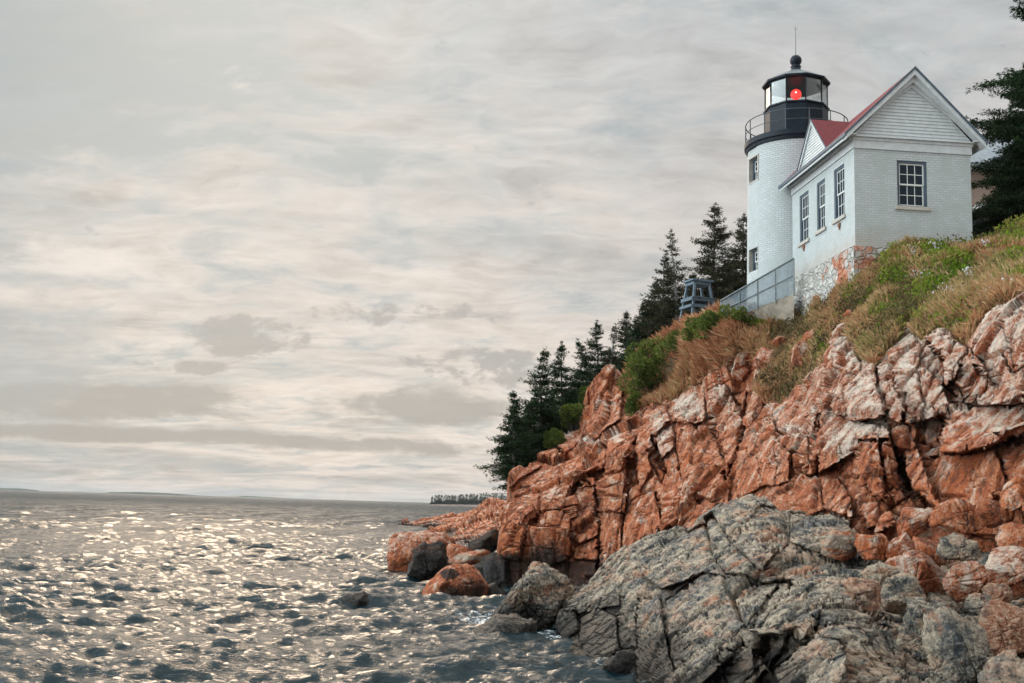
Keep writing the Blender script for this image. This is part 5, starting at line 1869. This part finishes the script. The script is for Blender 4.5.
# the row stepping down to the sea, from the shore upwards
TREES = [
    (513, 391, 482, 27, 55, 'outermost spruce over the water, low bough drooping left over a bare grey trunk', dict(bare=.20, power=.75, low_bough=True)),
    (539, 347, 478, 27, 58, 'tall dark spruce second in the row from the water end', dict()),
    (560, 341, 470, 25, 61, 'dark spruce with a rounded tip, third tall one from the water end', dict()),
    (581, 338, 460, 25, 63, 'slim pointed spruce above the yellow green bush, fourth tall one from the water', dict()),
    (598, 320, 440, 24, 66, 'dark spruce rising right behind the red rock pinnacle', dict()),
    (608, 323, 420, 15, 64, 'thin half bare spruce behind the rock pinnacle, beside a fuller one', dict(sparse=.5, mat='spruce_brown')),
    (627, 310, 415, 22, 67, 'brownish spruce standing between the rock pinnacle and the twin thin spruces', dict(mat='spruce_brown')),
    (643, 318, 400, 18, 70, 'small brownish spruce squeezed in left of the shaggy pair by the stand', dict(mat='spruce_brown')),
    (661, 252, 365, 26, 62, 'shaggy brown spruce left of the see-through one, near the blue stand', dict(mat='spruce_brown', power=.9, sparse=.15)),
    (677, 227, 350, 23, 60, 'see-through half dead spruce with a bare mast, behind the blue stand', dict(mat='spruce_brown', sparse=.45, power=.9)),
    (713, 202, 335, 37, 62, 'tallest open branched spruce between the blue stand and the lighthouse', dict(power=.9, sparse=.18, mat='spruce_brown')),
    (743, 213, 325, 38, 64, 'spruce half hidden by the left edge of the lighthouse', dict(mat='spruce_brown', power=.85, sparse=.15)),
    (527, 402, 480, 22, 57, 'short dense spruce filling the gap behind the outermost one', dict()),
    (551, 392, 470, 22, 60, 'short spruce in shade between the second and third tall ones', dict()),
    (572, 388, 455, 20, 62, 'short spruce in shade behind the yellow green bush', dict()),
    (591, 375, 440, 20, 65, 'low spruce just left of the rock pinnacle top', dict()),
    (614, 352, 410, 22, 68, 'low dense spruce just right of the rock pinnacle top', dict()),
    (646, 330, 390, 24, 66, 'low dense spruce behind the rose bushes, left of the shaggy pair', dict(mat='spruce_brown')),
    (691, 272, 345, 24, 66, 'low dense spruce seen through the legs of the blue stand', dict(mat='spruce_brown')),
    (638, 303, 390, 21, 63, 'dark spruce just right of the brownish one beyond the rock pinnacle', dict()),
    (651, 280, 375, 20, 64, 'slim dark spruce touching the left side of the shaggy brown one', dict()),
    (522, 420, 482, 22, 56, 'stunted spruce in the dark thicket right behind the outermost one', dict()),
    (545, 412, 474, 24, 58, 'stunted spruce in the thicket between the second tall one and the bush', dict()),
    (603, 370, 425, 24, 69, 'low spruce whose top just clears the rock pinnacle', dict()),
    (634, 345, 395, 24, 70, 'low spruce behind the large bright green bush', dict(mat='spruce_brown')),
    (670, 300, 355, 26, 68, 'low bushy spruce between the shaggy one and the blue stand', dict(mat='spruce_brown')),
    (710, 275, 340, 30, 68, 'low bushy spruce right of the blue stand', dict(mat='spruce_brown')),
    (729, 262, 330, 26, 66, 'low dense spruce right behind the mesh railing', dict(mat='spruce_brown')),
]
for i, (x, tp, bs, hw, Y, lb, kw) in enumerate(TREES):
    tree_px(x, tp, bs, hw, Y, 300 + i, lb, **kw)

b_, t_ = P(1062, 250, 40.5), P(1062, -75, 40.5)
spruce(b_, t_[2] - b_[2], 3.75, 351, 'big near spruce cut off by the right edge of the picture', None, bare=.03, dens=3.0, power=.55, leaf=.95, clip=(.56, .71))


def shrub(x, y, w, h, Y, seed, label, mat='shrub', n=2600, leaf=.11, group='bushes along the top of the cliff', name='rose_bush', cat='bush'):
    rng = np.random.default_rng(seed)
    if Y is None:
        Y = float(cliff_tps(np.array([float(x)]), np.array([y + h / 2.0]))[0]) * K - .35
    c = P(x, y + h / 2, Y)
    rx, rz = w * Y / FPX / 2, h * Y / FPX
    t = empty(name, c)
    tag(t, label, cat, group)
    k = 14
    lob = np.stack([rng.normal(0, .42, k) * rx, rng.normal(0, .4, k) * rx, rng.uniform(.15, .78, k) * rz], 1)
    lr = rng.uniform(.22, .46, k) * min(rx, rz) * 1.15
    li = rng.integers(0, k, n)
    dr = unit(rng.normal(0, 1, (n, 3)))
    rad = rng.uniform(.55, 1.05, n) ** .5
    p = lob[li] + dr * (lr[li] * rad)[:, None]
    p[:, 2] = np.maximum(p[:, 2], .02)
    d = unit(dr + rng.normal(0, .6, (n, 3)) + np.array((0, 0, .3)))
    s = unit(np.cross(d, rng.normal(0, 1, (n, 3))))
    ln = rng.uniform(.6, 1.3, n) * leaf
    tint = np.clip(rng.normal(.5, .16, k)[li] + rng.normal(0, .2, n), 0, 1)
    quads_mesh('foliage', p, d * ln[:, None], s, ln * rng.uniform(.28, .42, n), tint, M[mat], t)
    m = MB()
    for i in range(k):
        m.bar((lob[i][0] * .2, lob[i][1] * .2, -.15), lob[i], .018, 5, .007)
    m.build('stems', M['bark'], t)


shrub(642, 376, 44, 50, None, 401, 'large bright green bush hanging over the pinnacle, right of it', n=4600)
shrub(657, 356, 44, 38, None, 402, 'bright green bush behind the large one, below the blue stand', n=3800)
shrub(678, 344, 36, 34, None, 403, 'green bush just left of the legs of the blue stand', n=3000)
shrub(697, 331, 34, 30, None, 404, 'green bush right at the feet of the blue stand', n=2800)
shrub(716, 322, 34, 28, None, 405, 'green bush at the lower end of the mesh railing', n=2800)
shrub(738, 317, 26, 18, None, 412, 'smallest green bush, beside the tower foot by white flowers', n=1800)
shrub(574, 416, 30, 36, 57, 406, 'yellow green bush under the spruces, left of the pinnacle', n=3000, group='bushes below the spruce row', name='alder_bush')
shrub(590, 398, 22, 36, 58, 407, 'yellow green bush touching the left side of the pinnacle', n=2200, group='bushes below the spruce row', name='alder_bush')
shrub(557, 438, 20, 22, 55, 408, 'lowest yellow green bush, on the rock edge under the spruces', n=1500, group='bushes below the spruce row', name='alder_bush')
shrub(633, 402, 16, 30, None, 409, 'small green tuft clinging to the right side of the pinnacle', n=1200)
shrub(785, 316, 14, 10, 42.3, 410, 'small brown green weed clump at the foot of the stone foundation', 'weed', 900, .10, None, 'weed_clump', 'plant')
shrub(764, 326, 14, 14, 42.0, 411, 'dark green weed clump in front of the concrete stair', 'shrub', 900, .09, None, 'weed_clump', 'plant')


OUT = 'red rocks sticking out of the grassy slope'
for i, (pl_, lb, w_) in enumerate([
        ([(805, 344), (806, 326), (811, 321), (814, 330), (818, 327), (819, 343), (812, 348)], 'upright orange rock splinter in the grass below the stone foundation', .1),
        ([(793, 362), (796, 344), (806, 338), (813, 350), (812, 364), (802, 368)], 'orange rock with a pale cap, just below the upright splinter', .5),
        ([(842, 316), (850, 309), (860, 311), (858, 317), (846, 320)], 'flat orange stone in the grass under the house corner', .1),
        ([(733, 372), (738, 352), (745, 346), (753, 354), (754, 372), (744, 378)], 'pale pink rock knob at the upper end of the white streaked ridge', .6),
        ([(757, 358), (764, 348), (776, 350), (780, 364), (768, 372)], 'pinkish rock knob amid weeds right of the pale one', .4),
        ([(772, 342), (780, 335), (792, 337), (794, 346), (780, 350)], 'low brown rock knob under the weeds by the stair', .2),
        ([(834, 334), (838, 326), (846, 322), (850, 330), (846, 340), (838, 342)], 'small pale rock tooth above the right hand crag', .7)]):
    q_ = np.array(pl_, float)
    boulder(pl_, float(cliff_tps(np.array([q_[:, 0].mean()]), np.array([q_[:, 1].max()]))[0]) * K + .02, M['red_rock'], lb, 501 + i, OUT, sub=5, attrs={'white': w_}, thick=.7)


def scatter():
    rng = np.random.default_rng(77)
    G, U, V, SF = CL
    G, U, V, SF = G[2:, 4:], U[2:, 4:], V[2:, 4:], SF[2:, 4:]
    a, b = np.where(SF > .45)
    m = U[a, b] < 1060
    a, b = a[m], b[m]
    # weight by image area so that the sampling is even over the slope
    wgt = np.ones(len(a)) * (1.0 / 330) * np.maximum(1, np.interp(U[a, b], U[:, 0], V[:, -1] - V[:, 0]))
    wgt /= wgt.sum()

    def pick(n):
        i = rng.choice(len(a), n, p=wgt)
        aa, bb = np.clip(a[i] + rng.uniform(-.5, .5, n), 0, G.shape[0] - 1.01), np.clip(b[i] + rng.uniform(-.5, .5, n), 0, G.shape[1] - 1.01)
        i0, j0 = aa.astype(int), bb.astype(int)
        f, g = (aa - i0)[:, None], (bb - j0)[:, None]
        p = G[i0, j0] * (1 - f) * (1 - g) + G[i0 + 1, j0] * f * (1 - g) + G[i0, j0 + 1] * (1 - f) * g + G[i0 + 1, j0 + 1] * f * g
        return p, U[i0, j0] + 0, V[i0, j0] + 0
    GREEN = [(955, 275, 45, 24, 1.1), (900, 278, 22, 16, .8), (1000, 268, 40, 18, .8), (880, 312, 18, 10, .95), (862, 297, 20, 8, .6), (930, 300, 30, 14, .6), (945, 330, 26, 10, .45), (760, 327, 8, 5, .9), (800, 352, 6, 4, .6), (822, 350, 8, 8, .5),
             (870, 345, 14, 12, .5), (1010, 245, 30, 10, .5), (640, 395, 12, 10, .6), (735, 320, 10, 4, .7)]
    WEED = [(770, 385, 22, 22, 1.0), (800, 340, 35, 18, .7), (905, 310, 14, 18, .9), (840, 310, 30, 12, .8), (880, 330, 16, 18, .7), (740, 365, 20, 10, .4), (668, 365, 14, 12, .5), (860, 350, 10, 14, .6)]
    # dry grass
    n = 150000
    p, u, v = pick(n)
    tuft = fbm(p * 1.1, 61, 3)
    g, w = ellipses(u, v, GREEN), ellipses(u, v, WEED)
    keep = rng.random(n) < np.clip(1.0 - .70 * g - .55 * w, .08, 1) * np.clip(.75 + tuft, .15, 1)
    p, u, v, g, w, tuft = p[keep], u[keep], v[keep], g[keep], w[keep], tuft[keep]
    n = len(p)
    ln = rng.uniform(.22, .58, n) * (0.75 + .45 * np.clip(tuft, -1, 1)) * (1 - .35 * w)
    ln *= np.where(u < 770, 1.3, np.where((u > 955) & (v < 248), .55, .9))
    wind = np.array((-.22, -.10, 0)) + .35 * np.stack([fbm(p * .8, 62, 2), fbm(p * .8, 63, 2), p[:, 0] * 0], 1)
    d = unit(np.array((0, 0, 1.0)) + wind + rng.normal(0, .40, (n, 3)))
    s = unit(np.cross(d, unit(p - CAM) + rng.normal(0, .4, (n, 3))))
    bend = unit(d + wind * .9 + rng.normal(0, .25, (n, 3)) + np.array((0, 0, -.25)))
    wd = rng.uniform(.005, .0105, n)[:, None]
    L = ln[:, None]
    verts = np.stack([p - s * wd - d * .04, p + s * wd - d * .04, p + d * L * .6 + s * wd * .7, p + d * L * .6 + bend * L * .4], 1)
    verts = np.concatenate([verts[:, :3], verts[:, 3:4]], 1).reshape(-1, 3)
    tint = np.clip(.38 + .34 * fbm(p * .35, 64, 3) + rng.normal(0, .22, n) + .35 * g, 0, 1)
    tint = np.where(u < 800, tint * .85, np.clip(tint + .15, 0, 1))
    o = mesh_obj('dry_grass', verts, np.arange(4 * n).reshape(n, 4), M['dry'], None, attrs={'tint': np.repeat(tint, 4)})
    tag(o, kind='stuff')
    # green ground cover
    n = 120000
    p, u, v = pick(n)
    g = ellipses(u, v, GREEN)
    pat = fbm(p * .9, 71, 4)
    keep = rng.random(n) < np.clip(g * 1.5 + .55 * (pat > .35) * (u > 830) + .04, 0, 1) * np.clip(.8 + pat, .1, 1)
    p, u, g, pat = p[keep], u[keep], g[keep], pat[keep]
    n = len(p)
    hgt = rng.uniform(0, 1, n) * (.14 + .24 * np.clip(pat + .4, 0, 1))
    p = p + np.stack([rng.normal(0, .04, n), rng.normal(0, .04, n), hgt], 1)
    d = unit(rng.normal(0, .7, (n, 3)) + np.array((0, -.2, .7)))
    s = unit(np.cross(d, rng.normal(0, 1, (n, 3))))
    ln = rng.uniform(.05, .13, n)
    tint = np.clip(.30 + .35 * pat + rng.normal(0, .17, n) + .25 * (1 - np.clip(g, 0, 1)), 0, 1)
    o = quads_mesh('ground_cover', p, d * ln[:, None], s, ln * rng.uniform(.2, .4, n), tint, M['green'])
    tag(o, kind='stuff')
    # brown weeds
    n = 60000
    p, u, v = pick(n)
    w = ellipses(u, v, WEED)
    pat = fbm(p * .9, 81, 4)
    keep = rng.random(n) < np.clip(w * 1.2 + .10, 0, 1)
    p, pat = p[keep], pat[keep]
    n = len(p)
    p = p + np.stack([rng.normal(0, .05, n), rng.normal(0, .05, n), rng.uniform(0, 1, n) * .35], 1)
    d = unit(rng.normal(0, .6, (n, 3)) + np.array((0, 0, .7)))
    s = unit(np.cross(d, rng.normal(0, 1, (n, 3))))
    ln = rng.uniform(.05, .16, n)
    o = quads_mesh('weeds', p, d * ln[:, None], s, ln * rng.uniform(.12, .3, n), np.clip(.4 + .4 * pat + rng.normal(0, .2, n), 0, 1), M['weed'])
    tag(o, kind='stuff')
    # pale flower heads
    p, u, v = pick(90000)
    fl = ellipses(u, v, [(737, 318, 9, 4, .5), (745, 322, 6, 3, .5), (984, 255, 4, 2, .5), (912, 262, 4, 3, .5), (967, 283, 3, 2, .5), (985, 307, 5, 3, .35), (945, 300, 8, 3, .2), (918, 288, 8, 3, .2), (1000, 295, 8, 4, .2), (935, 258, 6, 4, .15)])
    keep = rng.random(len(p)) < fl
    p = p[keep]
    n = len(p)
    p = p + np.stack([rng.normal(0, .02, n), rng.normal(0, .02, n) - .05, rng.uniform(.25, .45, n)], 1)
    d = unit(rng.normal(0, .5, (n, 3)) + np.array((0, -.3, .5)))
    s = unit(np.cross(d, rng.normal(0, 1, (n, 3))))
    ln = rng.uniform(.03, .07, n)
    o = quads_mesh('pale_flowers', p, d * ln[:, None], s, ln * .5, rng.uniform(0, 1, n), M['flower'])
    tag(o, kind='stuff')


scatter()


# ------------------------------------------------------------------ far shores and the air
def far_shore(name, line, Y, depth, mat):
    """low island: line of (px x, px y of its top); real height at distance Y"""
    us = np.linspace(line[0][0], line[-1][0], 60)
    tp = interp(line, us)
    rng = np.random.default_rng(int(Y))
    top = np.array([P(u, t, Y) for u, t in zip(us, tp)])
    top[:, 2] = np.maximum(top[:, 2], .4) + rng.normal(0, .03, 60) * top[:, 2].max()
    rows = [(-.25, 0), (-.2, .75), (0, 1.0), (.5, 1.1), (1.0, .6), (1.2, -.1)]
    v = []
    for dy, k in rows:
        for q in top:
            sc = (Y + dy * depth) / Y
            v.append((q[0] * sc, q[1] + dy * depth, q[2] * k - (1.0 if k <= 0 else 0)))
    n = 60
    f = [(j * n + i, j * n + i + 1, (j + 1) * n + i + 1, (j + 1) * n + i) for j in range(len(rows) - 1) for i in range(n - 1)]
    o = mesh_obj(name, v, f, mat, None, True)
    tag(o, kind='structure')


M['far_land'] = simple('wooded_far_land', (0.030, 0.045, 0.025), 0.9, 0.4, .02)
M['far_rock'] = simple('far_shore_rock', (0.16, 0.12, 0.10), 0.9, 0.3, .1)
far_shore('far_island', [(-60, 487.0), (0, 488.0), (20, 488.6), (36, 490.0), (42, 491.4)], 4200, 300, M['far_land'])
far_shore('far_island', [(104, 493.0), (112, 492.0), (140, 492.0), (170, 493.2), (200, 495.6), (230, 496.8)], 4300, 300, M['far_land'])
far_shore('far_island', [(224, 498.0), (245, 495.8), (285, 498.0), (330, 500.2), (400, 502.2), (440, 503.2), (460, 504.0)], 5600, 300, M['far_land'])
far_shore('far_island', [(36, 491.2), (60, 491.4), (80, 491.6), (104, 493.4)], 5700, 300, M['far_land'])


def wooded_point():
    rng = np.random.default_rng(9)
    Y = 1150.0
    line = [(429, 505.2), (434, 504.4), (450, 504.4), (470, 504.6), (490, 504.8), (520, 505), (560, 506)]
    far_shore('far_point', line, Y, 120, M['far_rock'])
    cs, ds, ss, ws, tn = [], [], [], [], []
    for i in range(420):
        x = rng.uniform(431, 560)
        yy = Y + rng.uniform(0, 90)
        hp = np.interp(x, [431, 436, 450, 470, 500, 560], [7.5, 9.5, 9.5, 11.5, 13, 14]) * rng.uniform(.7, 1.1)
        H = hp * Y / FPX
        base = P(x, np.interp(x, [431, 560], [505.0, 508.0]), yy)
        base[2] = max(base[2], .8)
        m = 150
        t = rng.uniform(.05, 1, m) ** 1.3
        r = (1 - t) * H * .24 + .1
        a = rng.uniform(0, 6.28, m)
        c = base + np.stack([np.cos(a) * r * .3, np.sin(a) * r * .3, t * H], 1)
        d = np.stack([np.cos(a) * r, np.sin(a) * r, -r * .4 + .3], 1)
        cs.append(c)
        ds.append(d)
        ss.append(unit(np.cross(d, np.tile((0, 0, 1.0), (m, 1)))))
        ws.append(np.full(m, H * .085))
        tn.append(np.clip(rng.normal(.5, .2) + rng.normal(0, .15, m), 0, 1))
    o = quads_mesh('far_wood', *[np.concatenate(q) for q in (cs, ds, ss, ws, tn)], M['spruce'])
    tag(o, kind='stuff')


wooded_point()


def haze():
    m = bpy.data.materials.new('sea_haze')
    m.use_nodes = True
    k = NT(m.node_tree)
    k.n.clear()
    out = k.node('ShaderNodeOutputMaterial')
    pv = k.node('ShaderNodeVolumePrincipled')
    pv.inputs['Color'].default_value = (0.84, 0.88, 0.91, 1)
    pv.inputs['Density'].default_value = HAZE
    k.l.new(pv.outputs[0], out.inputs['Volume'])
    b = MB()
    b.box((-6600, -60, -3), (6600, 6600, 34))
    o = b.build('haze', m)
    tag(o, kind='stuff')


HAZE = 0.00006
haze()
